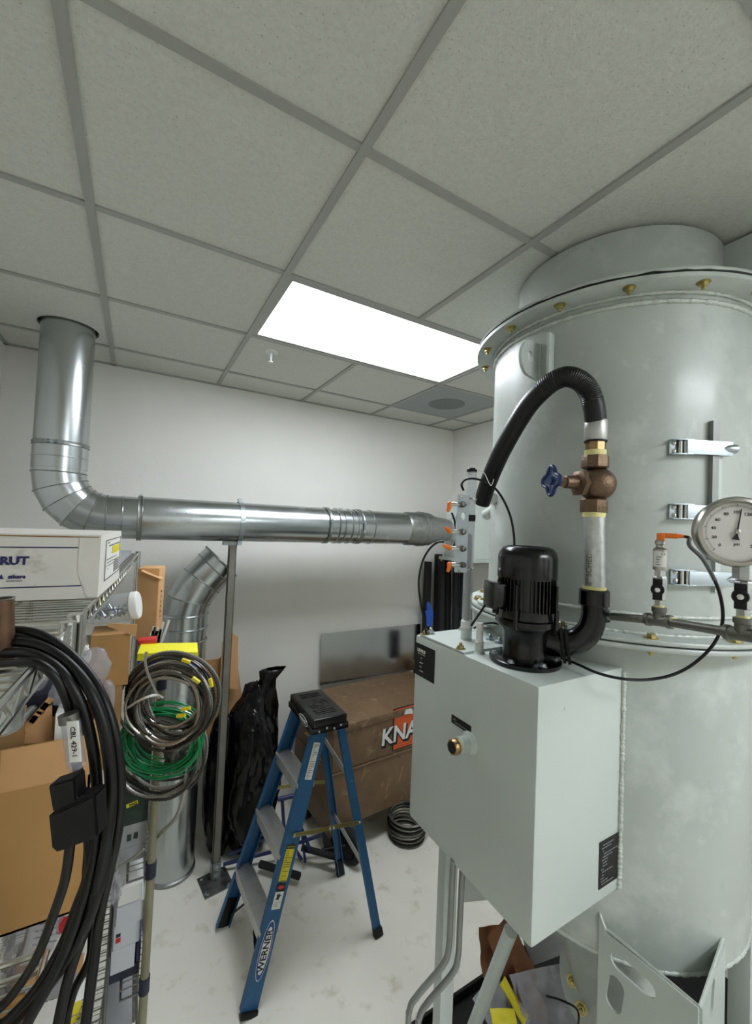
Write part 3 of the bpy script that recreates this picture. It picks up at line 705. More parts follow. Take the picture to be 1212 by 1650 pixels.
tee(g1,t); tee(g2,t)
def ballvalve(c,parent):
    b=MB(); b.lathe([(.0105,.034),(.0108,.036),(.0108,.05)],c,Z,6); b.build('hex_nipple','gpipe',parent,ang=30)
    b=MB(); b.lathe([(.0125,.048),(.014,.05),(.014,.075),(.015,.078),(.015,.10),(.0125,.104)],c,Z,8); b.build('valve_body','gpipe',parent,ang=30)
    f=(CAM-(c+Z*.08)); f.z=0; f.normalize(); s=Z.cross(f)
    h=c+Z*.074+f*.018-s*.004
    b=MB(); b.lathe([(.0135,-.004),(.0135,.008),(.012,.01)],h,f,24); b.beam(h-Z*.024+f*.002,h+Z*.024+f*.002,s,.019,.010,.0015); b.build('valve_handle','blackm',parent)
    b=MB(); b.lathe([(.0058,.0),(.0055,.003),(.003,.004)],h+f*.009,f,14); b.build('handle_screw','chrome',parent)
t2=thing('isolation_valve','small ball valve with black handle under the pressure transmitter','valve',g1+Z*.034,'small ball valves on the pipe run'); ballvalve(g1,t2)
t3=thing('isolation_valve','small ball valve with black handle under the round dial gauge','valve',g2+Z*.034,'small ball valves on the pipe run'); ballvalve(g2,t3)
# transmitter
t=thing('pressure_transmitter','stainless pressure transmitter with white label and orange angled plug','sensor',g1+Z*.104)
c=g1
MB().lathe([(.012,.104),(.012,.118)],c,Z,6).build('hex_base','gpipe',t,ang=30)
MB().lathe([(.0145,.118),(.0148,.12),(.0148,.166),(.012,.169),(.009,.171),(.009,.176),(.0112,.178),(.0112,.186),(.009,.188)],c,Z,24).build('sensor_barrel','steelb',t)
f=(CAM-(c+Z*.14)); f.z=0; f.normalize(); s=Z.cross(f)
b=MB(); vs=[];fs=[]
for i in range(9):
    a=math.radians(-62+i*14); d=f*math.cos(a)+s*math.sin(a)
    vs+= [c+d*.0152+Z*.126,c+d*.0152+Z*.162]
for i in range(8): fs.append((2*i,2*i+2,2*i+3,2*i+1))
b.poly(vs,fs); lb=b.build('sensor_label','paper',t)
text('CE',.008,c+f*.0158+Z*.156+s*.001,s,Z,'ink',lb,ext=.0003)
dashes(c+f*.0154+Z*.149-s*.009,s,Z,.017,4,.006,'ink',lb,seed=5,th=.0007)
b=MB(); b.beam(c+Z*.186,c+Z*.205,s,.016,.016,.003); pd=(DP(1092,858,.95)-DP(1062,858,.97)).normalized(); pd=(s*.95-Z*.05).normalized()
b.beam(c+Z*.199,c+Z*.199+s*.034,Z,.012,.013,.003); b.cyl(c+Z*.199+s*.028,c+Z*.199+s*.044,.0055,.004,seg=12); b.build('orange_plug','orange',t)
pe=c+Z*.199+s*.044
cab=[pe,pe+s*.010-Z*.004]+[DP(*q) for q in ((1112,880,.93),(1132,900,.92),(1152,935,.91),(1163,970,.91),(1164,1005,.92),(1150,1038,.94),(1120,1068,.97),(1085,1087,.99),(1045,1095,1.0),(1005,1094,1.0),(965,1085,1.02),(930,1070,1.08),(905,1060,1.14))]
o=MB().tube(cab,.0036,8,sub=6).build('sensor_cable','cable'); tag(o,'thin black cable looping from orange plug down in front of tank','cable')
o2=MB().tube(cab[1:5],.0046,8,sub=6).build('cable_tag_sleeve','clear',o)
# gauge
gn=Vector((-.74,-.67,.0)).normalized(); gc=DP(1187,857,.80); gr=.0655
t=thing('pressure_gauge','large round dial pressure gauge with metal bezel at right edge','gauge',gc-Z*.1)
MB().lathe([(gr*.93,-.035),(gr*.97,-.03),(gr*.97,-.006),(gr*1.04,-.004),(gr*1.04,.002),(gr*.99,.008),(gr*.9,.010),(gr*.86,.004)],gc,gn,56,caps=False).build('bezel','steelb',t)
MB().cyl(gc-gn*.034,gc-gn*.03,gr*.94,seg=48).build('case_back','steelb',t)
dl=MB().cyl(gc-gn*.004,gc+gn*.001,gr*.88,seg=48).build('dial_face','dial',t)
u=Z.cross(gn).normalized(); v=Z
b=MB()
for k in range(101):
    a=math.radians(225-270*k/100); d=u*math.cos(a)+v*math.sin(a); l=.0055 if k%10==0 else .0032
    q=gc+gn*.0016; w_=d.cross(gn)*(.0005 if k%10==0 else .00028); r0=gr*.74
    b.poly([q+d*r0-w_,q+d*(r0+l)-w_,q+d*(r0+l)+w_,q+d*r0+w_],[(0,1,2,3)])
b.build('tick_marks','ink',dl,smooth=False)
for k,s_ in enumerate(('0','20','40','60','80','100','120','140','160','180','200')):
    if k%2==0 or True:
        a=math.radians(225-270*k/10); d=u*math.cos(a)+v*math.sin(a); text(s_,.0085,gc+gn*.0016+d*gr*.58,u,v,'ink',dl,'dial_numeral',ext=.0002,align='CENTER')
text('psi',.009,gc+gn*.0016-v*gr*.36,u,v,'ink',dl,'dial_numeral',ext=.0002,align='CENTER')
a=math.radians(82); d=u*math.cos(a)+v*math.sin(a); wv_=d.cross(gn)
b=MB(); b.prism([(-.0028,-.014),(.0028,-.014),(.0012,0),(.0006,.045),(-.0006,.045),(-.0012,0)],gc+gn*.0035,wv_*-1,d,.0012); b.prism([(-.006,-.0155),(.006,-.0155),(.002,-.006),(-.002,-.006)],gc+gn*.0035,wv_*-1,d,.0012); b.build('needle','ink',t,smooth=False)
MB().lathe([(.0045,0),(.0045,.003),(.002,.004)],gc+gn*.004,gn,16).build('needle_hub','steelb',t)
gb=Vector((g2.x,g2.y,0))
b=MB(); b.cyl((gb.x,gb.y,g2.z+.104),(gb.x,gb.y,gc.z-gr*.9),.0085,seg=14); b.build('gauge_stem','gpipe',t)
b=MB(); b.lathe([(.0165,0),(.0165,.018)],(gb.x,gb.y,gc.z-gr-.024),Z,6); b.build('gauge_hex','brass',t,ang=30)
b=MB(); b.lathe([(.0185,0),(.0185,.03),(.016,.033)],(gb.x,gb.y,g2.z+.106),Z,8); b.build('snubber_body','gpipe',t,ang=30)
# ================= SIGHT TUBE + SENSOR BRACKET =================
sb=Vector((1.098,.106,BZ1+.006)); ztop=2.283
t=thing('sight_tube','clear vertical level tube with black float rising from grey box','tube',sb)
b=MB(); b.lathe([(.017,0),(.0175,.002),(.0175,.038),(.0155,.04)],sb,Z,24); b.build('tube_socket','tank2',t)
MB().lathe([(.0175,.038),(.018,.04),(.018,.058),(.016,.06)],sb,Z,24).build('tube_collar','white',t)
MB().lathe([(.0155,.05),(.0155,ztop-sb.z),(.0138,ztop-sb.z),(.0138,.05)],sb,Z,24,caps=False).build('clear_tube','acryl',t)
MB().lathe([(.0085,.05),(.0085,.33),(.003,.335)],sb,Z,16).build('inner_rod','blackm',t)
MB().cyl(sb+Z*.375,sb+Z*.395,.0165,seg=24).build('tube_band','blackm',t)
MB().lathe([(.0165,0),(.0165,.008),(.013,.012)],(sb.x,sb.y,ztop),Z,24).build('tube_cap','blackm',t)
t=thing('sensor_bracket','perforated metal bracket clamped to clear tube carrying four level sensors','bracket',DP(741,922,1.22))
sx=CR.copy(); sx.z=0; sx.normalize(); fw=Z.cross(sx)*-1; fw=Vector((-sx.y,sx.x,0)); toc=-fw
bz0,bz1=DP(741,922,1.24).z,DP(741,797,1.24).z
bo=DP(733.5,922,1.24); bo.z=bz0
hh=bz1-bz0
hs=[[(.016+.006*math.cos(a),hh*.72+.012*math.sin(a)) for a in [2*math.pi*k/12 for k in range(12)]]]
MB().prism([(0,0),(.033,0),(.033,hh),(0,hh)],bo+toc*.004,sx,Z,.003,hs).build('bracket_plate','zinc',t,smooth=False)
MB().beam(bo+toc*.0,bo+Z*hh,toc,.022,.003).build('bracket_flange','zinc',t,smooth=False)
for k,py in enumerate((813,857,884,910)):
    c=DP(745,py,1.235); 
    b=MB(); b.lathe([(.0095,0),(.0095,.002),(.0075,.003),(.0075,.009),(.004,.010)],c+toc*.004,toc+sx*.5,12); b.build('sensor_nut','dpipe',t)
    b=MB(); b.cyl(c-sx*.02,c-sx*.032,.006,seg=10); b.cyl(c-sx*.005,c-sx*.02,.0048,seg=10); b.build('sensor_body','chrome',t)
    q=c-sx*.034; dn2=(-sx*.35-Z*(.9 if k<3 else .9)) if k in(0,1,3) else (-sx*.9+Z*.3)
    if k==1: dn2=(-sx*.7+Z*.45)*-1*-1
    b=MB(); b.sphere(q-sx*.004,.0075,seg=10,rings=8); b.tube([q-sx*.004,q+dn2*.012,q+dn2*.026],[.007,.0065,.004],10); b.build('sensor_plug','orange',t)
for zz in (bz0+.004,bz1-.006):
    c=Vector((sb.x,sb.y,zz)); pts=[bo+sx*.006+Z*(zz-bz0)+toc*.012]
    for k in range(9):
        a=math.radians(-90+k*22.5); pts.append(c+sx*math.cos(a)*.0185+toc*math.cos(a)*0+ toc*(-math.sin(a))*.0185)
    pts.append(bo+sx*.006+Z*(zz-bz0)-toc*.012)
    MB().tube(pts,.0026,8).build('u_bolt','chrome',t)
def cable(name,label,pts,r=.0035,cat='cable',m='cable',sub=8,grp=None):
    o=MB().tube([DP(*q) if not isinstance(q,Vector) else q for q in pts],r,8,sub=sub).build(name,m); return tag(o,label,cat,grp)
cable('sensor_cable','black cable arching over clear tube top down behind pump',((747,790,1.22),(744,780,1.23),(752,772,1.24),(768,772,1.25),(790,780,1.26),(808,800,1.27),(822,830,1.28),(828,860,1.28),(829,885,1.27)),.0035)
cable('sensor_cable','black cable hanging from lowest orange sensor plugs in front of back wall',((716,873,1.25),(705,874,1.25),(692,885,1.26),(681,905,1.28),(675,935,1.3),(677,965,1.3),(684,1000,1.3),(687,1022,1.3)),.0033)
cable('sensor_cable','short black cable beside sensor bracket joining the orange plugs',((728,826,1.26),(733,842,1.265),(735,870,1.265),(728,885,1.26)),.003)
cable('sensor_cable','thin black cable sagging between clear tube foot and pump',((788,965,1.24),(776,984,1.25),(765,1000,1.27),(760,1008,1.28)),.0035)
cable('motor_cable','black cable curving low behind the pump base',((764,1012,1.3),(780,1005,1.32),(797,1004,1.33),(812,1010,1.33),(822,1018,1.3)),.003)
o=MB().tube([DP(*q) for q in ((760,745,1.24),(768,756,1.24),(780,762,1.24),(788,778,1.24),(792,782,1.24),(796,772,1.24))],.0012,6,sub=6).build('zip_tie','white'); tag(o,'thin white zip tie ends sticking out beside clear tube','tie')
# inlet housing behind tank
t=thing('inlet_housing','white painted sheet metal inlet box joining duct behind tank','box',(2.45,DY,1.87))
MB().bb(2.42,2.733,DY-.14,DY+.14,1.86,2.29,.004).build('housing_shell','tank2',t)
MB().bb(2.39,2.733,DY-.18,DY+.18,1.835,1.86,.002).build('housing_flange','tank',t)
for yy in (-.16,.0,.16): bolt((2.405,DY+yy,1.835),(0,0,-1),.008,t)
b=MB(); b.lathe([(.085,.42),(.085,.52),(.12,.525),(.12,.53)],(1.89,DY,DZ),(1,0,0),40); b.build('duct_collar','tank',t)
# second round flange stub left of pump behind box
t=thing('side_flange_stub','round grey flange and curved pipe stub beside tank behind pump','flange',(1.23,.27,1.80))
fc=DP(806,972,1.45)
MB().lathe([(.075,0),(.078,.003),(.078,.010),(.075,.013)],fc-Z*.006,Z,40).build('round_flange','tank2',t)
for k in range(6):
    a=k*math.pi/3+.3; bolt(fc+Vector((.06*math.cos(a),.06*math.sin(a),.007)),Z,.006,t,stud=0)
MB().tube([fc-Z*.01,fc-Z*.05+Vector((.0,-.0,0)),Vector((1.32,.26,1.78)),Vector((1.40,.24,1.77))],.035,20,sub=6).build('stub_pipe','tank2',t)
# ================= STEPLADDER =================
t=thing('stepladder','blue fibreglass stepladder with three aluminium steps and black top cap','ladder',(1.0,1.14,0))
LT=1.135
def rail(x0,y0,x1,y1,ztop,wd,side,name,fl=.028):
    p0=Vector((x0,y0,.012));p1=Vector((x1,y1,ztop)); a=(p1-p0).normalized(); u=Vector((1,0,0)); u=(u-a*u.dot(a)).normalized(); n=Vector((0,side,0))
    b=MB(); b.beam(p0,p1,u,wd,.004,.001)
    for s in (-1,1):
        q=u*s*(wd/2-.002)-n*(fl/2); b.beam(p0+q,p1+q,n,fl,.004,.001)
    return b.build(name,'ladder',t,smooth=False),p0,p1,u,a
NR,n0,n1,nu,na=rail(.690,.905,1.000,1.000,LT-.04,.072,-1,'front_rail')
FR_,f0,f1,fu,fa=rail(.660,1.362,.995,1.300,LT-.04,.068,1,'front_rail')
NB,nb0,nb1,nbu,nba=rail(1.350,.950,1.115,1.005,LT-.05,.040,-1,'rear_rail',.022)
FB,fb0,fb1,fbu,fba=rail(1.335,1.372,1.110,1.295,LT-.05,.040,1,'rear_rail',.022)
# steps
for zz in (.285,.57,.855):
    f=zz/(LT-.04); A=n0.lerp(n1,f)+Vector((0,.004,0)); B=f0.lerp(f1,f)-Vector((0,.004,0))
    b=MB(); b.beam(A,B,(1,0,0),.080,.004,.001)
    for k in range(9): b.beam(A+Vector((-.034+.0085*k,0,.003)),B+Vector((-.034+.0085*k,0,.003)),(1,0,0),.0035,.002)
    b.beam(A+Vector((-.040,0,-.024)),B+Vector((-.040,0,-.024)),(0,0,1),.052,.003,.001); b.beam(A+Vector((.040,0,-.012)),B+Vector((.040,0,-.012)),(0,0,1),.028,.003)
    b.build('step','alu',t,smooth=False)
    for (P,s) in ((A,-1),(B,1)):
        for dx in (-.022,.022):
            MB().lathe([(.006,0),(.005,.0018),(.001,.0025)],P+Vector((dx,s*.004,-.02)),(0,s,0),8).build('rivet','zinc',t) if s<0 else None
# labels on near rail (plane facing -Y)
def on_rail(f,du=0): return n0.lerp(n1,f)+nu*du+Vector((0,-.0035,0))
N_=nu.cross(na)
NU=nu.copy()
if NU.cross(na).y>0: pass
def rquad(f0_,f1_,w,m,name,parent,e=0,du=0):
    a=on_rail(f0_,du);b_=on_rail(f1_,du); off=Vector((0,-.0005-e,0))
    b=MB(); b.prism([(-w/2,0),(w/2,0),(w/2,(b_-a).length),(-w/2,(b_-a).length)],a+off,nu,na,.0006); return b.build(name,m,parent,smooth=False)
Lr=(n1-n0).length
o=rquad(.43,.56,.040,'yell2','caution_label',t); o['label']='yellow caution sticker'
q=rquad(.545,.56,.040,'ink','label_header',o,e=.0007)
text('CAUTION',.0085,on_rail(.5525)+Vector((0,-.0022,0)),nu,na,'yell2',o,align='CENTER',ext=.0003)
dashes(on_rail(.537,-.017)+Vector((0,-.0016,0)),nu,na,.034,15,.009,'ink',o,seed=31,th=.0012,ext=.0004)
o=rquad(.335,.425,.040,'paper','warning_label',t); q=rquad(.395,.425,.040,'ink','label_header',o,e=.0007)
dashes(on_rail(.358,-.016)+Vector((0,-.0016,0)),nu,na,.032,3,.007,'ink',o,seed=33,th=.001,ext=.0004)
b=MB(); cc=on_rail(.411)+Vector((0,-.0022,0)); b.prism([(.015*math.cos(k*math.pi/10),.007*math.sin(k*math.pi/10)) for k in range(20)],cc,nu,na,.0004); b.build('danger_oval','redp',o,smooth=False)
b=MB(); cc=on_rail(.38)+Vector((0,-.0018,0)); b.prism([(-.012,-.014),(-.004,-.012),(.002,-.016),(.004,-.004),(.014,.006),(.002,.004),(.004,.014),(-.006,.006),(-.014,.012),(-.008,-.002)],cc,nu,na,.0004); b.build('falling_pictogram','ink',o,smooth=False)
o=rquad(.80,.945,.034,'paper','instruction_label',t); 
dashes(on_rail(.935,-.014)+Vector((0,-.0016,0)),nu,na,.028,19,.008,'ink',o,seed=35,th=.0013,ext=.0004)
# oval logo
oc=on_rail(.20)+Vector((0,-.0008,0))
def oval(a,b_,c,ux,vx,m,name,parent,h=.0005): return MB().prism([(a*math.cos(k*math.pi/20),b_*math.sin(k*math.pi/20)) for k in range(40)],c,ux,vx,h).build(name,m,parent,smooth=False)
o=oval(.026,.112,oc,nu,na,'white','logo_oval',t); oval(.0245,.108,oc+Vector((0,-.0006,0)),nu,na,'bluep','logo_ring',o); oval(.019,.088,oc+Vector((0,-.0012,0)),nu,na,'white','logo_field',o)
text('WERNER',.038,oc+Vector((0,-.002,0)),na,-nu,'ink',o,bold=.0008,align='CENTER',ext=.0004,sx=1.02)
# feet
b=MB(); b.beam(n0-na*.012,n0+na*.010,nu,.072,.03,.002); b.build('foot_pad','blackm',t)
b=MB(); b.beam(f0-fa*.01,f0+fa*.13,fu,.06,.02,.002); b.build('foot_pad','blackm',t)
b=MB(); b.beam(nb0-nba*.01,nb0+nba*.03,nbu,.046,.03,.002); b.build('foot_pad','blackm',t)
b=MB(); b.beam(fb0-fba*.01,fb0+fba*.09,fbu,.046,.03,.002); b.build('foot_pad','blackm',t)
# lower front braces (step supports) + rear braces
for (z0_,z1_) in ((.88,.79),(.40,.32)):
    A=fb0.lerp(fb1,z0_/1.085);B=nb0.lerp(nb1,z1_/1.085)
    b=MB(); b.beam(A,B,(.2,0,1),.024,.004,.001); b.build('rear_brace','alu',t,smooth=False)
b=MB(); A=Vector((.70,.93,.27)); b.beam(Vector((.735,.92,.05)),Vector((.745,1.10,.265)),(1,0,0),.02,.004); b.build('corner_brace','blackm',t)
b=MB(); b.beam(Vector((.70,1.35,.05)),Vector((.745,1.16,.265)),(1,0,0),.02,.004); b.build('corner_brace','blackm',t)
# spreaders
for (P,Q,s,nm) in (((n0,n1),(nb0,nb1),-1,'near'),((f0,f1),(fb0,fb1),1,'far')):
    A=P[0].lerp(P[1],.595)+Vector((.0,s*.008,0)); B=Q[0].lerp(Q[1],.54)+Vector((0,s*.008,0)); Mx=A.lerp(B,.52)+Vector((0,s*.004,.004))
    o=None
    b=MB(); b.beam(A-(B-A).normalized()*.008,Mx+(B-A).normalized()*.03,Z,.020,.002,.0008); b.beam(A,Mx,Z,.006,.005); o=b.build('spreader','gold',t,smooth=False)
    b=MB(); b.beam(Mx-(B-A).normalized()*.01+Vector((0,s*.003,.004)),B+(B-A).normalized()*.008+Vector((0,s*.003,.004)),Z,.020,.002,.0008); b.build('spreader','gold',t,smooth=False)
    for q in (A,B+Vector((0,s*.003,.004)),Mx,Mx+(B-A).normalized()*.02):
        MB().lathe([(.006,0),(.005,.003),(.002,.004)],q+Vector((0,s*.003,0)),(0,s,0),10).build('rivet','zinc',o)
# top cap
cx0,cx1,cy0,cy1=.952,1.135,.978,1.325
T=Matrix.Translation(((cx0+cx1)/2,(cy0+cy1)/2,LT-.008))
b=MB(); b.box(None,(cx1-cx0,cy1-cy0,.048),bev=.010,M4=T,seg=3)
b.box(((cx0+cx1)/2,(cy0+cy1)/2,LT-.038),(cx1-cx0+.012,cy1-cy0+.006,.03),0,.003); cap=b.build('top_cap','black',t)
b=MB(); zc_=LT+.0165; cx_=(cx0+cx1)/2
b.ringz((cx_,1.14,zc_),.028,.003,seg=28,m=6); b.ringz((cx_,1.14,zc_),.052,.0025,seg=32,m=6)
for yy_ in (1.03,1.05,1.07,1.24,1.26,1.28): b.box((cx_,yy_,zc_),(.11,.006,.003),0,.001)
b.build('tool_tray_relief','black',cap)
for dx in (-.05,-.01,.03,.065):
    MB().lathe([(.006,0),(.005,.003),(.001,.004)],(cx_+dx-.01,cy0-.003,LT-.038+(.006 if dx in(-.01,.065) else -.004)),(0,-1,0),10).build('rivet','zinc',cap)
oc=Vector((cx0-.0075,1.13,LT-.036)); oc=Vector((cx0-.001,1.09,LT-.006))
o=oval(.062,.021,oc+Vector((-.0065,0,-.02)),(0,-1,0),(0,0,1),'white','logo_oval',cap,.001); oval(.056,.0175,oc+Vector((-.0078,0,-.02)),(0,-1,0),(0,0,1),'ink','logo_field',o,.0005)
text('WERNER',.022,oc+Vector((-.009,0,-.02)),(0,-1,0),(0,0,1),'white',o,bold=.0005,align='CENTER',ext=.0004)
# ring hook under top step
c=f0.lerp(f1,.70)+Vector((.07,-.02,0)); 
b=MB(); b.tube([c+Vector((math.cos(k*math.pi/8)*.02,0,math.sin(k*math.pi/8)*.02)) for k in range(16)],.0022,6,closed=True); b.build('hook_ring','zinc',t)
# ================= TOOL CHEST + SHEET =================
KA=math.radians(4.5); kO=Vector((1.295,1.462,.0)); ku=Vector((math.cos(KA),math.sin(KA),0)); kv=Vector((-math.sin(KA),math.cos(KA),0))
t=thing('job_site_chest','scuffed brown steel tool chest with orange emblem behind the ladder','chest',kO+ku*.6+kv*.28)
kL,kD,kb,kt=1.05,.56,.195,.838
def KP(x,y,z): return kO+ku*x+kv*y+Z*z
def kbox(x0,x1,y0,y1,z0,z1,m,name,bev=.004,parent=t):
    T=Matrix.Translation(KP((x0+x1)/2,(y0+y1)/2,(z0+z1)/2))@Matrix.Rotation(KA,4,'Z')
    return MB().box(None,(x1-x0,y1-y0,z1-z0),bev=bev,M4=T).build(name,m,parent)
kbox(0,kL,0,kD,kb,.545,'brown','lower_body',.005)
kbox(.004,kL-.004,.006,kD-.006,.545,.553,'ink','lid_gap',0)
kbox(0,kL,0,kD,.553,.79,'brown','lid_front',.005)
kbox(-.008,kL+.008,-.008,kD+.008,.79,kt,'brown','lid_top',.008)
kbox(-.004,kL+.004,-.006,.01,.535,.549,'brown','seam_rail',.003)
for x in (.02,kL-.1): kbox(x,x+.08,.04,kD-.04,.13,kb,'brown','skid',.004)
for (x,y) in ((.06,.1),(kL-.06,.1),(.06,kD-.1),(kL-.06,kD-.1)):
    b=MB(); b.cyl(KP(x-.018,y,.065),KP(x+.018,y,.065),.065,seg=24); b.build('caster_wheel','blackm',t)
kbox(-.03,-.008,.2,.36,.62,.66,'brown','side_handle',.004)
fp=lambda x,z: KP(x,-.0015,z)
lx=.372
o=MB().prism([(0,0),(.19,0),(.19,.055),(.25,.115),(.33,.015),(.42,.015),(.31,.155),(.42,.29),(.33,.29),(.25,.2),(.20,.235),(.20,.285),(0,.285)],KP(lx+.085,-.001,.568),ku,Z,.001).build('emblem_shadow','ink',t,smooth=False)
MB().prism([(.008,.008),(.182,.008),(.182,.065),(.25,.13),(.335,.023),(.40,.023),(.30,.155),(.40,.28),(.335,.28),(.25,.185),(.19,.23),(.19,.277),(.008,.277)],KP(lx+.085,-.003,.568),ku,Z,.001).build('emblem','corg',o,smooth=False)
text('KNAACK',.150,KP(lx-.004,-.0045,.664),ku,Z,'ink',o,bold=.009,ext=.0008,shear=.06,sx=.98)
text('KNAACK',.150,KP(lx-.014,-.0065,.678),ku,Z,'white',o,bold=.0035,ext=.0008,shear=.06,sx=.98)
b=MB(); b.prism([(0,0),(.05,-.005),(.075,-.012),(.075,.012),(.06,.03),(.01,.03)],KP(.545,-.010,.80),ku,Z,.001); b.prism([(0,0),(.09,.004),(.095,.022),(.02,.020)],KP(.655,-.010,.805),ku,Z,.001); b.build('sticker_scraps','white',t,smooth=False)
for (x,z,l,a) in ((.20,.60,.16,70),(.22,.44,.2,75),(.42,.30,.17,72),(.53,.35,.16,74),(.05,.70,.2,50)):
    d=ku*math.cos(math.radians(a))+Z*math.sin(math.radians(a))
    MB().beam(KP(x,-.0085,z) if z>.55 else KP(x,-.001,z),KP(x,-.001,z)+d*l*.6,d.cross(kv),.010,.0008).build('scratch','cardd',t,smooth=False) if z<.55 else None
o=MB().beam((1.94,2.112,.842),(1.94,2.126,1.232),(1,0,0),.95,.002).build('sheet_metal','sheet',smooth=False); tag(o,'rectangular mill finish sheet metal panel leaning on wall above tool chest','sheet')
# blue item right of the sheet
t=tag(MB().box((HY(682,1020,1.9).x,1.9,1.03),(.10,.05,.255),.05,.01).build('fabric_case','blued'),'dark blue fabric case at the foot of the black tubes','case')
t=tag(MB().beam(KP(.75,.30,.842),KP(.76,.42,.86),(1,0,0),.2,.02,.004).build('flat_bar','dpipe'),'short dark flat bar on tool chest lid','bar') if False else None
# insulation tubes in corner
grp='black foam tubes in the far corner'
spec=[(690,905,.034),(707,893,.036),(722,892,.03),(735,915,.03),(748,900,.032),(712,898,.03),(757,925,.028)]
nm=['leftmost and lowest-topped black foam tube in corner beside the blue strap','tallest black foam tube second from left in the corner','black foam tube close behind the tallest one in the corner','short black foam tube with pale top rim left of sensor bracket','black foam tube seen just right of the sensor bracket plate','thin black foam tube in front of the tallest pair','rightmost black foam tube glimpsed behind the clear tube']
for k,((px,py,r),lb) in enumerate(zip(spec,nm)):
    yy=(2.09,2.085,2.05,1.95,1.90,2.015,1.85)[k]; top=HY(px,py,yy); dx=(-.02,0,.01,.0,.0,.01,.0)[k]
    o=MB().lathe([(r*.55,0),(r,0),(r,top.z-.9),(r*.55,top.z-.9),(r*.55,top.z-.94)],(top.x+dx,yy-.03,.9005),(-dx/.9,.03/.9,1),20,caps=False).build('foam_tube','foam'); tag(o,lb,'tube',grp)
# stand for tubes: dark carton under them
o=MB().box((2.55,1.955,.45),(.355,.35,.90),0,.004).build('storage_carton','cardd'); tag(o,'carton on floor in far corner carrying the black foam tubes','carton')
p=HY(692,990,2.02)
o=MB().prism([(-.03,-.10),(.02,-.10),(.035,0),(.01,.07),(-.02,.115),(-.035,.10),(-.03,.04),(-.05,.03),(-.035,-.02)],p,(1,0,0),Z,.012).build('blue_strap','bluef'); tag(o,'bright blue strap hanging on black foam tubes in corner','strap')
# cable coil on floor
def coil(name,label,c,axis,R,r,n,m,spread=.03,cat='coil',seed=1,rib_=0,parent=None,seg=44,grp=None,wob=.12):
    rnd=random.Random(seed); u,v,a=frame(Vector(axis)); root=parent or thing(name,label,cat,Vector(c)-Z*R*.2,grp)
    for k in range(n):
        rr=R*(1+rnd.uniform(-wob,wob)); off=a*rnd.uniform(-spread,spread)+u*rnd.uniform(-.01,.01)+v*rnd.uniform(-.01,.01)
        t0=rnd.uniform(0,6.28); tilt=rnd.uniform(-.12,.12); t1=rnd.uniform(0,6.28)
        pts=[Vector(c)+off+(u*math.cos(t0+2*math.pi*q/seg)+v*math.sin(t0+2*math.pi*q/seg))*rr+a*math.sin(2*math.pi*q/seg+t1)*tilt*R*.6 for q in range(seg)]
        MB().tube(pts,r,6,closed=True,ring=rib_).build('loop',m,root)
    return root
cc=HZ(655,1345,.0); cc.z=.055
t=thing('cable_coil','coil of grey flexible conduit lying on floor beside tool chest','coil',(cc.x,cc.y,0))
rnd=random.Random(3)
for k in range(15):
    R_=.115+.012*rnd.uniform(-1,1); z=.010+.0085*k; ox,oy=rnd.uniform(-.008,.008),rnd.uniform(-.008,.008); tl=rnd.uniform(0,6)
    MB().tube([Vector((cc.x+ox+R_*math.cos(q*math.pi/20),cc.y+oy+R_*math.sin(q*math.pi/20),z+.004*math.sin(q*math.pi/20+tl))) for q in range(40)],.008,6,closed=True).build('loop',['dpipe','cable','armor'][k%3],t)
# ================= BIN BAG, CARDBOARD =================
def blob(name,label,cat,c,s,m,seed=0,amp=.25,freq=3,sub=5,crease=.1,parent=None):
    bm=bmesh.new(); bmesh.ops.create_icosphere(bm,subdivisions=sub,radius=1); off=Vector((seed*7.3,seed*3.1,0))
    for v in bm.verts:
        d=v.co.normalized(); n=noise.noise(d*freq+off)*amp+ (abs(noise.noise(d*freq*2.3+off*2))-.25)*crease*2+ (abs(noise.noise(d*freq*5+off))-.2)*crease*.8
        w_=d*(1+n); zz=w_.z
        v.co=Vector((w_.x*s[0],w_.y*s[1],max(w_.z,-.86)*s[2]))+Vector(c)
    b=MB(); b.bm.free(); b.bm=bm; o=b.build(name,m,parent,ang=180)
    return tag(o,label,cat) if parent is None else o
t=thing('rubbish_bag','full black plastic rubbish bag slumped between post and ladder','bag',(.86,1.88,0))
blob('bag_body','','',(.90,1.87,.46),(.19,.20,.52),'bag',1,.20,1.8,5,.05,parent=t)
pp=HY(425,1130,1.86)
b=MB(); n=10; vs=[];fs=[]
prof=[(.13,.74),(.10,.86),(.07,.98),(.055,1.05),(.085,1.10),(.06,1.11)]
for i,(r,z) in enumerate(prof):
    for k in range(24):
        a=2*math.pi*k/24; q=1+.35*noise.noise(Vector((math.cos(a)*2,math.sin(a)*2,i*.5)))
        vs.append(Vector((.93+.02*i+r*q*math.cos(a),1.86+r*q*.6*math.sin(a),z)))
for i in range(len(prof)-1):
    for k in range(24): k2=(k+1)%24; fs.append((i*24+k,i*24+k2,(i+1)*24+k2,(i+1)*24+k))
b.poly(vs,fs); b.build('bag_neck','bag',t,ang=180)
b=MB(); p0=HY(432,1130,1.84); b.poly([p0+Vector((-.07,0,.02)),p0+Vector((.03,-.02,.03)),p0+Vector((.035,-.01,-.13)),p0+Vector((.02,0,-.155)),p0+Vector((-.005,-.01,-.08)),p0+Vector((-.06,.01,-.06)),p0+Vector((-.02,-.035,-.03))],[(0,6,5),(0,1,6),(1,2,6),(2,3,6),(3,4,6),(4,5,6)]); b.build('bag_flap','bag',t,ang=180)
blob('bag_bulge','','',(.715,1.90,.40),(.10,.13,.47),'bag',5,.22,2.2,4,.06,parent=t)
A=HY(340,1040,2.0); 
